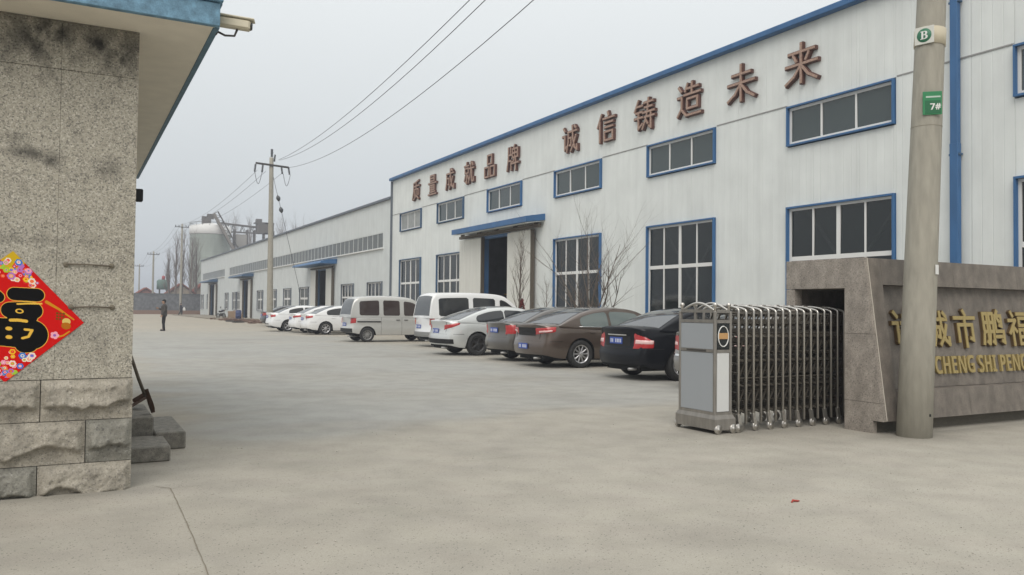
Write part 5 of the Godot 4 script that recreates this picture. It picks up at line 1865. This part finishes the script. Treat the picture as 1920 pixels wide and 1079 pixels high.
	box(hh, Vector3(-1.0, 19.3, 1.0), Vector3(1.7, 1.5, 1.4))
	box(hh, Vector3(-0.2, 20.1, 1.0), Vector3(1.3, 1.0, 1.2))
	build(hh, "head_house", M.gantry, si)
	var cv := thing("conveyor", "sloping conveyor running down from the top of the silo", "conveyor", Vector3(25.4, 20.4, -176.4))
	var dn := Vector3(4.6, -8.2, 0)
	for q in [[0.0, "conveyor_belt", 0.5], [0.95, "conveyor_rail", 0.12]]:
		st = mb()
		var dv := dn.normalized()
		var sd := Vector3(dv.y, -dv.x, 0)
		box(st, dn * 0.5 - sd * q[0], Vector3(dn.length(), q[2], 0.9), Basis(dv, Vector3(0, 0, 1).cross(dv), Vector3(0, 0, 1)))
		build(st, q[1], M.gantry if q[0] > 0 else mat(lin(0.2, 0.18, 0.16), 0.8), cv)
	st = mb()
	for k in 9:
		var p := dn * (k / 8.0)
		var dv := dn.normalized()
		var sd := Vector3(dv.y, -dv.x, 0)
		tube(st, [p, p - sd * 0.95], [0.06], 4)
		if k < 8: tube(st, [p, dn * ((k + 1) / 8.0) - sd * 0.95], [0.05], 4)
	build(st, "truss", M.gantry, cv)
	var ga := thing("loading_gantry", "dark steel gantry and tower beside the silo, behind the long shed", "gantry", Vector3(27.5, 0, -184))
	st = mb()
	for z in [0.0, 1.4]:
		box(st, Vector3(5.2, 18.85, z), Vector3(11.0, 0.28, 0.25), Basis(Vector3(0, 0, 1), -0.06))
		box(st, Vector3(6.4, 17.4, z), Vector3(8.4, 0.2, 0.2))
		for k in 9: tube(st, [Vector3(2.4 + k, 17.4, z), Vector3(2.4 + k + (0.5 if k % 2 == 0 else -0.5), 18.8, z)], [0.06], 4)
	build(st, "bridge", M.gantry, ga)
	st = mb()
	for x in [3.2, 5.9, 7.4, 9.4, 11.4]:
		for z in [0.0, 1.4]: box(st, Vector3(x, 9.0, z), Vector3(0.28, 18.0, 0.28))
	for x in [7.4, 9.4, 11.4]:
		for y in [12.5, 15.0, 17.4, 19.6]: box(st, Vector3(minf(x + 1.0, 10.4), y, 0.7), Vector3(2.1, 0.22, 1.8))
	build(st, "tower_frame", M.gantry, ga)
	st = mb()
	box(st, Vector3(9.6, 18.6, 0.7), Vector3(3.6, 2.4, 1.7))
	box(st, Vector3(8.3, 20.1, 0.7), Vector3(1.2, 0.8, 1.2))
	build(st, "machine_house", M.gantry, ga)
	put("hopper", unit_box(Vector3(2.2, 2.6, 1.5)), mat(lin(0.3, 0.29, 0.27), 0.8), ga, Vector3(4.6, 15.6, 0.7))

func prism_z(st: SurfaceTool, poly: Array, z0: float, z1: float) -> void:
	var n := poly.size()
	for i in n:
		var a: Vector2 = poly[i]
		var b: Vector2 = poly[(i + 1) % n]
		quad(st, Vector3(a.x, a.y, z1), Vector3(a.x, a.y, z0), Vector3(b.x, b.y, z0), Vector3(b.x, b.y, z1))
	var t := Geometry2D.triangulate_polygon(PackedVector2Array(poly))
	for z in [z0, z1]:
		for i in range(0, t.size(), 3):
			tri(st, Vector3(poly[t[i]].x, poly[t[i]].y, z), Vector3(poly[t[i + 1]].x, poly[t[i + 1]].y, z), Vector3(poly[t[i + 2]].x, poly[t[i + 2]].y, z))

# ---------------------------------------------------------------- bare trees
func limb(st: SurfaceTool, r: RandomNumberGenerator, p: Vector3, dir: Vector3, len: float, rad: float, level: int, up: float, kids: int, spread: float) -> void:
	var pts := [p]
	var rads := [rad]
	var d := dir
	var n := 5
	for k in n:
		d = (d + Vector3(r.randf_range(-1, 1), r.randf_range(-0.4, 0.6) + up, r.randf_range(-1, 1)) * 0.16).normalized()
		pts.append(pts[k] + d * len / n)
		rads.append(rad * (1.0 - 0.85 * (k + 1) / n))
	tube(st, pts, rads, 4 if level > 0 else 6, false)
	if level >= 2: return
	for k in kids:
		var f := r.randf_range(0.2, 0.98)
		var i := mini(int(f * n), n - 1)
		var q: Vector3 = pts[i].lerp(pts[i + 1], f * n - i)
		var a := r.randf() * TAU
		var side := Vector3(cos(a), 0, sin(a))
		var nd := (d * (1.0 - spread) + side * spread + Vector3(0, up, 0)).normalized()
		limb(st, r, q, nd, len * r.randf_range(0.35, 0.6), rads[i] * 0.55, level + 1, up, maxi(2, kids - 3), spread)

func bare_tree(label: String, at: Vector3, h: float, trunk_r: float, boughs: int, spread: float, low: float, sd: int, m: Material, group: String, kind := "bare_tree") -> Node3D:
	var r := RandomNumberGenerator.new()
	r.seed = sd
	var t := thing(kind, label, "tree", at, 0, group)
	var st := mb(true)
	var pts := []
	var rad := []
	for k in 9:
		var f := k / 8.0
		pts.append(Vector3(sin(f * 3.0 + sd) * h * 0.012, h * f * 0.94, cos(f * 2.2 + sd) * h * 0.012))
		rad.append(trunk_r * (1.0 - 0.92 * f))
	tube(st, pts, rad, 8)
	build(st, "trunk", m, t)
	st = mb(true)
	for k in boughs:
		var f := lerpf(low, 0.95, (k + r.randf()) / boughs)
		var i := mini(int(f * 8), 7)
		var q: Vector3 = pts[i].lerp(pts[i + 1], f * 8 - i)
		var a := k * 2.4 + r.randf()
		var d := Vector3(cos(a) * spread, 1.0, sin(a) * spread).normalized()
		limb(st, r, q, d, h * (0.36 - 0.22 * f) * r.randf_range(0.8, 1.25), trunk_r * (0.42 - 0.3 * f), 0, 0.25, 6, 0.42)
	build(st, "branches", m, t)
	return t

func trees() -> void:
	var near := thing("bare_shrub", "bare many-stemmed shrub with a long bent branch before the second tall window", "shrub", Vector3(15.0, 0, -22.3))
	var r := RandomNumberGenerator.new()
	r.seed = 31
	var st := mb(true)
	var targets := [Vector3(0, 3.9, 0.2), Vector3(-0.5, 3.3, 1.5), Vector3(0.2, 2.6, 1.6), Vector3(-0.2, 3.2, -1.7), Vector3(0.3, 2.2, -1.8), Vector3(0, 3.4, -0.6), Vector3(-0.3, 3.0, 0.8), Vector3(0.1, 2.5, -1.0), Vector3(0.2, 3.6, 0.8)]
	for v in targets:
		limb(st, r, Vector3(r.randf_range(-0.1, 0.1), 0.05, r.randf_range(-0.1, 0.1)), v.normalized(), v.length(), 0.036, 0, 0.12, 8, 0.45)
	build(st, "branches", M.bark, near)
	st = mb(true)
	tube(st, [Vector3(0, 0, 0), Vector3(0.02, 0.3, 0.02), Vector3(0, 0.6, 0.0)], [0.07, 0.06, 0.045], 8)
	build(st, "trunk", M.bark, near)
	bare_tree("slim bare sapling before the right-hand sliding door leaf of the hall", Vector3(16.0, 0, -29.0), 4.6, 0.055, 22, 0.28, 0.22, 5, M.bark, "", "bare_sapling")
	bare_tree("short bare sapling between the sliding door and the tall window", Vector3(15.6, 0, -26.2), 2.7, 0.035, 16, 0.6, 0.2, 6, M.bark, "", "bare_sapling")
	bare_tree("twiggy bush top showing over the folding gate before the plain wall", Vector3(15.2, 0, -13.6), 2.0, 0.035, 18, 0.8, 0.3, 7, M.bark, "twiggy bushes behind the gate", "bare_bush")
	bare_tree("twiggy bush top showing over the folding gate, close to the stone sign", Vector3(15.2, 0, -11.9), 2.1, 0.035, 18, 0.8, 0.3, 8, M.bark, "twiggy bushes behind the gate", "bare_bush")
	var spots := [[16.1, -165, 12.0], [17.2, -163, 15.0], [18.6, -166, 16.0], [19.7, -164, 15.2], [20.8, -166, 14.6], [33.6, -200, 18.5], [35.5, -202, 18.0], [37.3, -200, 19.0], [32.3, -206, 23.0], [34.7, -208, 25.0], [37.9, -206, 24.0], [44.1, -200, 21.5], [46.0, -204, 24.0], [48.0, -200, 23.0], [50.0, -202, 22.5], [52.0, -200, 21.5], [55.2, -203, 21.5], [59.2, -200, 22.0]]
	var where := ["faintest poplar beside the thin pole, over the red roofs", "poplar rising just beside the thin pole's top", "tall poplar before the left flank of the silo", "poplar before the middle of the silo", "poplar nearest the far corner of the long shed", "poplar under the gantry bridge", "poplar between gantry bridge and tower", "poplar at the foot of the gantry tower",
		"slender poplar above the sloping conveyor", "slender poplar above the middle of the gantry bridge", "slender poplar above the gantry tower", "poplar just past the concrete pole, behind the shed roof", "tallest poplar past the concrete pole", "poplar behind the shed roof, third past the pole", "poplar behind the shed roof, fourth past the pole", "poplar behind the shed roof, fifth past the pole", "poplar low behind the shed roof, sixth past the pole", "last poplar behind the shed roof, hardly showing"]
	for i in spots.size():
		bare_tree("bare " + where[i], Vector3(spots[i][0], 0, spots[i][1]), spots[i][2], 0.26, 20, 0.22, 0.2, 40 + i, M.bark_far, "bare poplars behind the buildings", "poplar")

# ---------------------------------------------------------------- people
func sdf(caps: Array, k: float, cell: float, st: SurfaceTool, xf := Transform3D()) -> void:   # caps: [a, b, ra, rb]; smooth union meshed by surface nets
	var lo := Vector3(1e6, 1e6, 1e6)
	var hi := -lo
	for c in caps:
		var m: float = maxf(c[2], c[3]) + 2.5 * cell + k * 0.3
		lo = lo.min(c[0] - Vector3.ONE * m).min(c[1] - Vector3.ONE * m)
		hi = hi.max(c[0] + Vector3.ONE * m).max(c[1] + Vector3.ONE * m)
	var nx := int((hi.x - lo.x) / cell) + 2
	var ny := int((hi.y - lo.y) / cell) + 2
	var nz := int((hi.z - lo.z) / cell) + 2
	var f := PackedFloat32Array()
	f.resize(nx * ny * nz)
	f.fill(1.0)
	for c in caps:
		var a: Vector3 = c[0]
		var ab: Vector3 = c[1] - a
		var l2 := maxf(ab.length_squared(), 1e-8)
		var m: float = maxf(c[2], c[3]) + 2.5 * cell + k
		var p0: Vector3 = (c[0].min(c[1]) - Vector3.ONE * m - lo) / cell
		var p1: Vector3 = (c[0].max(c[1]) + Vector3.ONE * m - lo) / cell
		for z in range(maxi(0, int(p0.z)), mini(nz, int(p1.z) + 2)):
			for y in range(maxi(0, int(p0.y)), mini(ny, int(p1.y) + 2)):
				for x in range(maxi(0, int(p0.x)), mini(nx, int(p1.x) + 2)):
					var q := lo + Vector3(x, y, z) * cell - a
					var t := clampf(q.dot(ab) / l2, 0.0, 1.0)
					var d := (q - ab * t).length() - lerpf(c[2], c[3], t)
					var i := (z * ny + y) * nx + x
					var h := clampf(0.5 + 0.5 * (f[i] - d) / k, 0.0, 1.0)
					f[i] = lerpf(f[i], d, h) - k * h * (1.0 - h)
	var vid := {}
	var cs := [0, 1, nx, nx + 1, nx * ny, nx * ny + 1, nx * ny + nx, nx * ny + nx + 1]
	var off := [Vector3(0, 0, 0), Vector3(1, 0, 0), Vector3(0, 1, 0), Vector3(1, 1, 0), Vector3(0, 0, 1), Vector3(1, 0, 1), Vector3(0, 1, 1), Vector3(1, 1, 1)]
	var edges := [[0, 1], [2, 3], [4, 5], [6, 7], [0, 2], [1, 3], [4, 6], [5, 7], [0, 4], [1, 5], [2, 6], [3, 7]]
	for z in nz - 1:
		for y in ny - 1:
			for x in nx - 1:
				var i := (z * ny + y) * nx + x
				var neg := 0
				for q in cs: neg += 1 if f[i + q] < 0 else 0
				if neg == 0 or neg == 8: continue
				var s := Vector3.ZERO
				var cnt := 0
				for e in edges:
					var u: float = f[i + cs[e[0]]]
					var v: float = f[i + cs[e[1]]]
					if (u < 0) != (v < 0):
						s += off[e[0]].lerp(off[e[1]], u / (u - v))
						cnt += 1
				vid[i] = xf * (lo + (Vector3(x, y, z) + s / cnt) * cell)
	for i in vid:
		for ax in [[1, nx, nx * ny], [nx, nx * ny, 1], [nx * ny, 1, nx]]:
			if not (vid.has(i - ax[1]) and vid.has(i - ax[2]) and vid.has(i - ax[1] - ax[2])): continue
			var u := f[i]
			var v: float = f[i + ax[0]]
			if (u < 0) == (v < 0): continue
			var q := [vid[i], vid[i - ax[1]], vid[i - ax[1] - ax[2]], vid[i - ax[2]]]
			if u < 0: quad(st, q[0], q[1], q[2], q[3])
			else: quad(st, q[0], q[3], q[2], q[1])

func hand_caps(sd: float) -> Array:   # wrist at the origin, fingers along -y, thumb to +z, palm facing sd * x
	var c := [[Vector3(0, -0.01, 0), Vector3(0, -0.075, 0.0), 0.022, 0.024], [Vector3(0, -0.03, 0.015), Vector3(0, -0.085, 0.026), 0.016, 0.015], [Vector3(0, -0.03, -0.015), Vector3(0, -0.08, -0.026), 0.016, 0.014]]
	var ln := [0.068, 0.078, 0.072, 0.056]
	for k in 4:
		var z := 0.030 - 0.0195 * k
		var a := Vector3(0, -0.088, z)
		var b := a + Vector3(sd * 0.010, -ln[k] * 0.5, 0)
		var d := b + Vector3(sd * 0.022, -ln[k] * 0.42, 0)
		c.append([a, b, 0.0092, 0.0088])
		c.append([b, d, 0.0088, 0.0078])
	c.append([Vector3(0, -0.03, 0.022), Vector3(sd * 0.012, -0.062, 0.048), 0.013, 0.011])
	c.append([Vector3(sd * 0.012, -0.062, 0.048), Vector3(sd * 0.02, -0.092, 0.054), 0.0105, 0.009])
	return c

func person(label: String, at: Vector3, turn: float, J: Dictionary, cloth: Dictionary) -> Node3D:
	var t := thing("person", label, "person", at, turn)
	var arms := []
	var legs := []
	for s in ["l", "r"]:
		arms.append([J["sh" + s], J["el" + s], 0.052, 0.042])
		arms.append([J["el" + s], J["wr" + s], 0.042, 0.028])
		legs.append([J["hip" + s], J["kn" + s], 0.085, 0.058])
		legs.append([J["kn" + s], J["an" + s], 0.056, 0.036])
	var torso := [[J.pelvis, J.waist, 0.125, 0.115], [J.waist, J.chest, 0.118, 0.14], [J.shl, J.shr, 0.065, 0.065], [J.hipl, J.hipr, 0.10, 0.10]]
	var neck := [[J.chest + Vector3(0, 0.1, 0), J.neck, 0.06, 0.052], [J.neck, J.head, 0.05, 0.06]]
	var st := mb(true)
	var all := arms + legs + torso + neck
	for s in ["l", "r"]: all.append([J["an" + s], J["to" + s], 0.04, 0.03])
	sdf(all, 0.05, 0.024, st)
	# head: skull, jaw, nose, ears, eyes, lips
	var h: Vector3 = J.head
	var fw := Vector3(sin(J.look), 0, cos(J.look))
	var rt := Vector3(cos(J.look), 0, -sin(J.look))
	var hd := [[h + Vector3(0, 0.055, 0) - fw * 0.015, h + Vector3(0, 0.055, 0) + fw * 0.02, 0.082, 0.078], [h + Vector3(0, 0.0, 0) + fw * 0.02, h + Vector3(0, -0.035, 0) + fw * 0.055, 0.062, 0.036], [h + Vector3(0, 0.04, 0) + fw * 0.098, h + Vector3(0, 0.008, 0) + fw * 0.112, 0.010, 0.014]]
	for s in [-1, 1]:
		hd.append([h + rt * s * 0.08 + Vector3(0, 0.05, 0), h + rt * s * 0.085 + Vector3(0, 0.01, 0) , 0.012, 0.010])
		hd.append([h + rt * s * 0.03 + fw * 0.082 + Vector3(0, 0.042, 0), h + rt * s * 0.034 + fw * 0.082 + Vector3(0, 0.042, 0), 0.012, 0.012])
	hd.append([h + fw * 0.085 - rt * 0.018 + Vector3(0, -0.022, 0), h + fw * 0.085 + rt * 0.018 + Vector3(0, -0.022, 0), 0.009, 0.009])
	sdf(hd, 0.02, 0.009, st)
	for s in ["l", "r"]:
		var d: Vector3 = (J["wr" + s] - J["el" + s]).normalized()
		var xa := Vector3(0, 0, 1).cross(-d).normalized() if absf(d.z) < 0.9 else Vector3.RIGHT
		sdf(hand_caps(1.0 if s == "r" else -1.0), 0.008, 0.0055, st, Transform3D(Basis(xa, -d, xa.cross(-d)), J["wr" + s]))
	build(st, "body", mat(lin(0.36, 0.22, 0.15), 0.6), t)
	st = mb(true)
	var jk := []
	for a in arms.slice(0): jk.append([a[0], a[1], a[2] + 0.022, a[3] + 0.02])
	for s in ["l", "r"]: pass
	jk[1][1] = jk[1][0].lerp(jk[1][1], 0.93)
	jk[3][1] = jk[3][0].lerp(jk[3][1], 0.93)
	for a in torso: jk.append([a[0], a[1], a[2] + 0.022, a[3] + 0.022])
	jk.append([J.pelvis - Vector3(0, 0.06, 0), J.waist, 0.15, 0.14])
	jk.append([J.chest + Vector3(0, 0.12, -0.02), J.neck - Vector3(0, 0.02, 0.01), 0.085, 0.072])
	sdf(jk, 0.05, 0.022, st)
	build(st, "jacket", cloth.jacket, t)
	st = mb(true)
	var tr := [[J.pelvis - Vector3(0, 0.02, 0), J.hipl, 0.11, 0.105], [J.pelvis - Vector3(0, 0.02, 0), J.hipr, 0.11, 0.105]]
	for a in legs: tr.append([a[0], a[1], a[2] + 0.018, a[3] + 0.026])
	sdf(tr, 0.035, 0.022, st)
	build(st, "trousers", cloth.trousers, t)
	for s in ["l", "r"]:
		st = mb(true)
		sdf([[J["an" + s] - Vector3(0, 0.03, 0.02), J["to" + s], 0.052, 0.042]], 0.02, 0.014, st)
		build(st, "shoe", cloth.shoes, t)
	st = mb(true)
	sdf([[h + Vector3(0, 0.085, 0) - fw * 0.02, h + Vector3(0, 0.085, 0) + fw * 0.02, 0.088, 0.078], [h + Vector3(0, 0.03, 0) - fw * 0.035, h + Vector3(0, 0.06, 0) - fw * 0.03, 0.07, 0.08]], 0.02, 0.012, st)
	build(st, "hair", cloth.hair, t)
	return t

func people() -> void:
	var base := {"pelvis": Vector3(0, 0.95, 0), "waist": Vector3(0, 1.1, 0), "chest": Vector3(0, 1.30, 0), "neck": Vector3(0, 1.50, 0.01), "head": Vector3(0, 1.58, 0.02), "look": 0.0,
		"shl": Vector3(0.18, 1.40, 0), "shr": Vector3(-0.18, 1.40, 0), "hipl": Vector3(0.095, 0.90, 0), "hipr": Vector3(-0.095, 0.90, 0)}
	var j1 := base.duplicate()
	j1.merge({"ell": Vector3(0.25, 1.13, -0.05), "wrl": Vector3(0.24, 0.90, 0.08), "elr": Vector3(-0.24, 1.15, 0.06), "wrr": Vector3(-0.17, 1.23, 0.29),
		"knl": Vector3(0.10, 0.49, 0.02), "anl": Vector3(0.10, 0.085, -0.02), "tol": Vector3(0.12, 0.045, 0.13), "knr": Vector3(-0.10, 0.49, 0.03), "anr": Vector3(-0.11, 0.085, 0.02), "tor": Vector3(-0.13, 0.045, 0.17)})
	person("person in a dark grey jacket and black trousers standing alone in the yard", Vector3(4.55, 0, -48.9), -1.75, j1,
		{"jacket": worn(lin(0.075, 0.068, 0.062), 0.9, M.fine, Vector3(3, 3, 3)), "trousers": mat(lin(0.012, 0.012, 0.013), 0.9), "shoes": mat(lin(0.02, 0.02, 0.02), 0.6), "hair": mat(lin(0.01, 0.01, 0.01), 0.8)})
	var j2 := base.duplicate()
	j2.merge({"ell": Vector3(0.22, 1.14, 0.10), "wrl": Vector3(0.12, 1.06, 0.32), "elr": Vector3(-0.23, 1.13, 0.08), "wrr": Vector3(-0.12, 1.04, 0.31),
		"knl": Vector3(0.09, 0.50, 0.18), "anl": Vector3(0.09, 0.10, 0.12), "tol": Vector3(0.10, 0.06, 0.28), "knr": Vector3(-0.09, 0.50, -0.02), "anr": Vector3(-0.09, 0.13, -0.28), "tor": Vector3(-0.10, 0.05, -0.16)})
	person("person in dark clothes walking by the grey wall with a white sack in both hands", Vector3(13.67, 0, -123.8), 1.25, j2,
		{"jacket": mat(lin(0.02, 0.02, 0.03), 0.9), "trousers": mat(lin(0.012, 0.012, 0.014), 0.9), "shoes": mat(lin(0.02, 0.02, 0.02), 0.6), "hair": mat(lin(0.01, 0.01, 0.01), 0.8)})
	var st := mb(true)
	sdf([[Vector3(0, 0.0, 0), Vector3(0.04, -0.18, 0), 0.14, 0.19], [Vector3(0, 0.1, 0), Vector3(0, 0.16, 0), 0.08, 0.04]], 0.05, 0.025, st)
	var bag := build(st, "white_sack", M.white)
	bag.position = Vector3(14.1, 1.0, -123.65)
	tag(bag, "white sack carried by the person walking at the grey wall", "sack")

# ---------------------------------------------------------------- small things
func small_things() -> void:
	# red-leaved conical bush between the parked cars and the hall
	var rb := thing("red_bush", "small dark red cone-shaped bush beyond the grey sedan", "shrub", Vector3(15.5, 0, -27.85))
	var r := RandomNumberGenerator.new()
	r.seed = 12
	var st := mb()
	for k in 620:
		var y := r.randf_range(0.35, 1.82)
		var rad := 0.40 * (1.0 - (y - 0.2) / 1.75) * sqrt(r.randf())
		var a := r.randf() * TAU
		var c := Vector3(cos(a) * rad, y, sin(a) * rad)
		var u := Vector3(r.randf_range(-1, 1), r.randf_range(-0.4, 1), r.randf_range(-1, 1)).normalized() * 0.06
		var v := u.cross(Vector3(r.randf(), r.randf(), r.randf())).normalized() * 0.028
		quad(st, c - u, c + v, c + u, c - v)
	build(st, "leaves", mat(lin(0.17, 0.03, 0.025), 0.8), rb)
	st = mb(true)
	tube(st, [Vector3.ZERO, Vector3(0, 1.6, 0)], [0.035, 0.01], 6)
	build(st, "stem", M.bark, rb)
	# yellow machine inside the hall doorway
	var ym := thing("yellow_machine", "yellow machine standing inside the open doorway of the hall", "machine", Vector3(20.6, 0, -36.6))
	var ye := mat(lin(0.45, 0.27, 0.03), 0.5)
	put("machine_body", bevelled(Vector3(1.6, 1.2, 2.2), 0.06), ye, ym, Vector3(0, 0.95, 0))
	put("machine_base", bevelled(Vector3(1.8, 0.35, 2.4), 0.03), M.dark_steel, ym, Vector3(0, 0.18, 0))
	st = mb()
	for x in [-0.6, 0.6]:
		for z in [-0.8, 0.8]: box(st, Vector3(x, 1.8, z), Vector3(0.08, 0.7, 0.08))
	box(st, Vector3(0, 2.18, 0), Vector3(1.5, 0.07, 1.9))
	build(st, "machine_canopy", ye, ym)
	# motorbike before the farthest shed door
	var mt := thing("motorbike", "dark motorbike parked before the farthest shed door", "motorbike", Vector3(14.6, 0, -94.5), 0.9)
	for x in [-0.62, 0.66]:
		var w := mb(true)
		var ring := []
		for k in 25: ring.append(Vector3(x + cos(TAU * k / 24) * 0.27, 0.30 + sin(TAU * k / 24) * 0.27, 0))
		tube(w, ring, [0.05], 6, false)
		for k in 8: tube(w, [Vector3(x, 0.3, 0), Vector3(x + cos(TAU * k / 8) * 0.26, 0.3 + sin(TAU * k / 8) * 0.26, 0)], [0.008], 4)
		build(w, "wheel", M.rubber, mt)
	st = mb(true)
	sdf([[Vector3(-0.35, 0.80, 0), Vector3(0.12, 0.78, 0), 0.10, 0.09]], 0.02, 0.03, st)
	build(st, "seat", M.rubber, mt)
	st = mb(true)
	sdf([[Vector3(0.15, 0.85, 0), Vector3(0.42, 0.88, 0), 0.12, 0.11]], 0.02, 0.03, st)
	build(st, "fuel_tank", mat(lin(0.03, 0.03, 0.05), 0.3), mt)
	st = mb()
	bevel_box(st, Vector3(0.08, 0.45, 0), Vector3(0.42, 0.34, 0.26), 0.04)
	tube(st, [Vector3(-0.62, 0.3, 0.08), Vector3(0.1, 0.34, 0.1)], [0.03], 6)
	build(st, "engine", M.dark_steel, mt)
	st = mb(true)
	for z in [-0.07, 0.07]: tube(st, [Vector3(0.66, 0.3, z), Vector3(0.48, 1.0, z)], [0.025], 6)
	tube(st, [Vector3(0.40, 1.08, -0.36), Vector3(0.50, 1.02, 0), Vector3(0.40, 1.08, 0.36)], [0.018], 6)
	for z in [-0.26, 0.26]: tube(st, [Vector3(0.44, 1.05, z), Vector3(0.46, 1.24, z * 1.25)], [0.012], 5)
	build(st, "fork", M.dark_steel, mt)
	st = mb(true)
	for z in [-0.33, 0.33]: lathe(st, [Vector2(0, 0.012), Vector2(0.07, 0.006), Vector2(0.07, -0.006), Vector2(0, -0.012)], 12, Basis(Vector3(0, 0, 1), PI / 2), Vector3(0.46, 1.27, z))
	build(st, "mirror", M.dark, mt)
	st = mb(true)
	lathe(st, [Vector2(0, 0.08), Vector2(0.09, 0.07), Vector2(0.06, -0.06), Vector2(0, -0.08)], 14, Basis(Vector3(0, 0, 1), -PI / 2), Vector3(0.62, 0.92, 0))
	build(st, "headlight", M.chrome, mt)
	# boxes and odds and ends by the far shed
	var tan_ := worn(lin(0.36, 0.25, 0.16), 0.9, M.fine, Vector3(1, 1, 1))
	for b in [[Vector3(15.9, 0.1, -95.0), Vector3(0.9, 0.75, 0.8), "tan cardboard box standing on the apron past the motorbike"], [Vector3(16.2, 0.1, -93.0), Vector3(0.7, 0.5, 0.7), "lower tan cardboard box next to the taller one"]]:
		var t := thing("cardboard_box", b[2], "box", b[0])
		put("carton", bevelled(b[1], 0.015), tan_, t, Vector3(0, b[1].y / 2, 0))
		put("flap", unit_box(Vector3(b[1].x * 0.48, 0.012, b[1].z)), tan_, t, Vector3(b[1].x * 0.3, b[1].y + 0.07, 0)).rotation.z = 0.3
	var dr := thing("blue_drum", "blue drum standing before the middle shed door", "drum", Vector3(15.4, 0.1, -88.5))
	st = mb(true)
	lathe(st, [Vector2(0, 0), Vector2(0.29, 0), Vector2(0.29, 0.28), Vector2(0.305, 0.30), Vector2(0.29, 0.32), Vector2(0.29, 0.58), Vector2(0.305, 0.60), Vector2(0.29, 0.62), Vector2(0.29, 0.88), Vector2(0.27, 0.88), Vector2(0.27, 0.86), Vector2(0, 0.86)], 20)
	build(st, "drum_body", mat(lin(0.03, 0.05, 0.14), 0.5), dr)
	st = mb(true)
	lathe(st, [Vector2(0, 0.9), Vector2(0.04, 0.9), Vector2(0.04, 0.86)], 10, Basis(), Vector3(0.15, 0, 0))
	build(st, "bung", M.dark_steel, dr)
	# a low heap of rusty scrap and soil along the apron
	st = mb()
	for k in 90:
		var p := Vector3(r.randf_range(12.9, 15.5), 0, r.randf_range(-92, -68))
		p.y = 0.06
		box(st, p, Vector3(r.randf_range(0.1, 0.6), r.randf_range(0.05, 0.22), r.randf_range(0.1, 0.5)), Basis(Vector3.UP, r.randf() * TAU) * Basis(Vector3.RIGHT, r.randf_range(-0.3, 0.3)))
	var hp := build(st, "scrap_rubble", worn(lin(0.17, 0.105, 0.075), 0.95, M.fine, Vector3(1, 1, 1)))
	hp.set_meta("kind", "stuff")
	hp.set_meta("label", "scattered brown rubble and scrap along the edge of the yard before the shed")
	for b in [[Vector3(12.6, 0, -72.5), 0.5, "dark metal scrap lying in the yard edge, the nearer piece"], [Vector3(12.7, 0, -76.5), -0.3, "dark metal scrap lying in the yard edge, the farther piece"]]:
		var t := thing("scrap_piece", b[2], "scrap", b[0], b[1])
		put("plate", bevelled(Vector3(0.9, 0.12, 0.5), 0.01), M.dark_steel, t, Vector3(0, 0.07, 0))
		st = mb(true)
		tube(st, [Vector3(-0.5, 0.15, 0.1), Vector3(0.5, 0.22, -0.1)], [0.04], 6)
		build(st, "bar", M.rust, t)
	# litter on the concrete
	st = mb(true)
	var pts := [Vector3(-0.045, 0.004, 0.01), Vector3(-0.015, 0.012, -0.006), Vector3(0.015, 0.008, 0.008), Vector3(0.045, 0.004, 0.0)]
	tube(st, pts, [0.006, 0.009, 0.008, 0.005], 6)
	var lt := build(st, "paper_scrap", mat(lin(0.35, 0.05, 0.035), 0.8))
	lt.position = Vector3(4.8, 0, -4.39)
	tag(lt, "tiny red scrap of paper lying on the open concrete", "litter")
	st = mb()
	for k in 130:
		var p := Vector3(r.randf_range(-1.0, 7.5), 0.004, r.randf_range(-9.0, -2.6))
		if p.z < -6.6 and (p.x < 1.3 or p.x > 6.3): continue
		var s := r.randf_range(0.004, 0.014)
		box(st, p, Vector3(s, s * 0.6, s * 0.8), Basis(Vector3.UP, r.randf() * TAU))
	var gv := build(st, "loose_gravel", mat(lin(0.42, 0.40, 0.35), 0.9))
	gv.set_meta("kind", "stuff")
	gv.set_meta("label", "small pale stones strewn over the concrete")
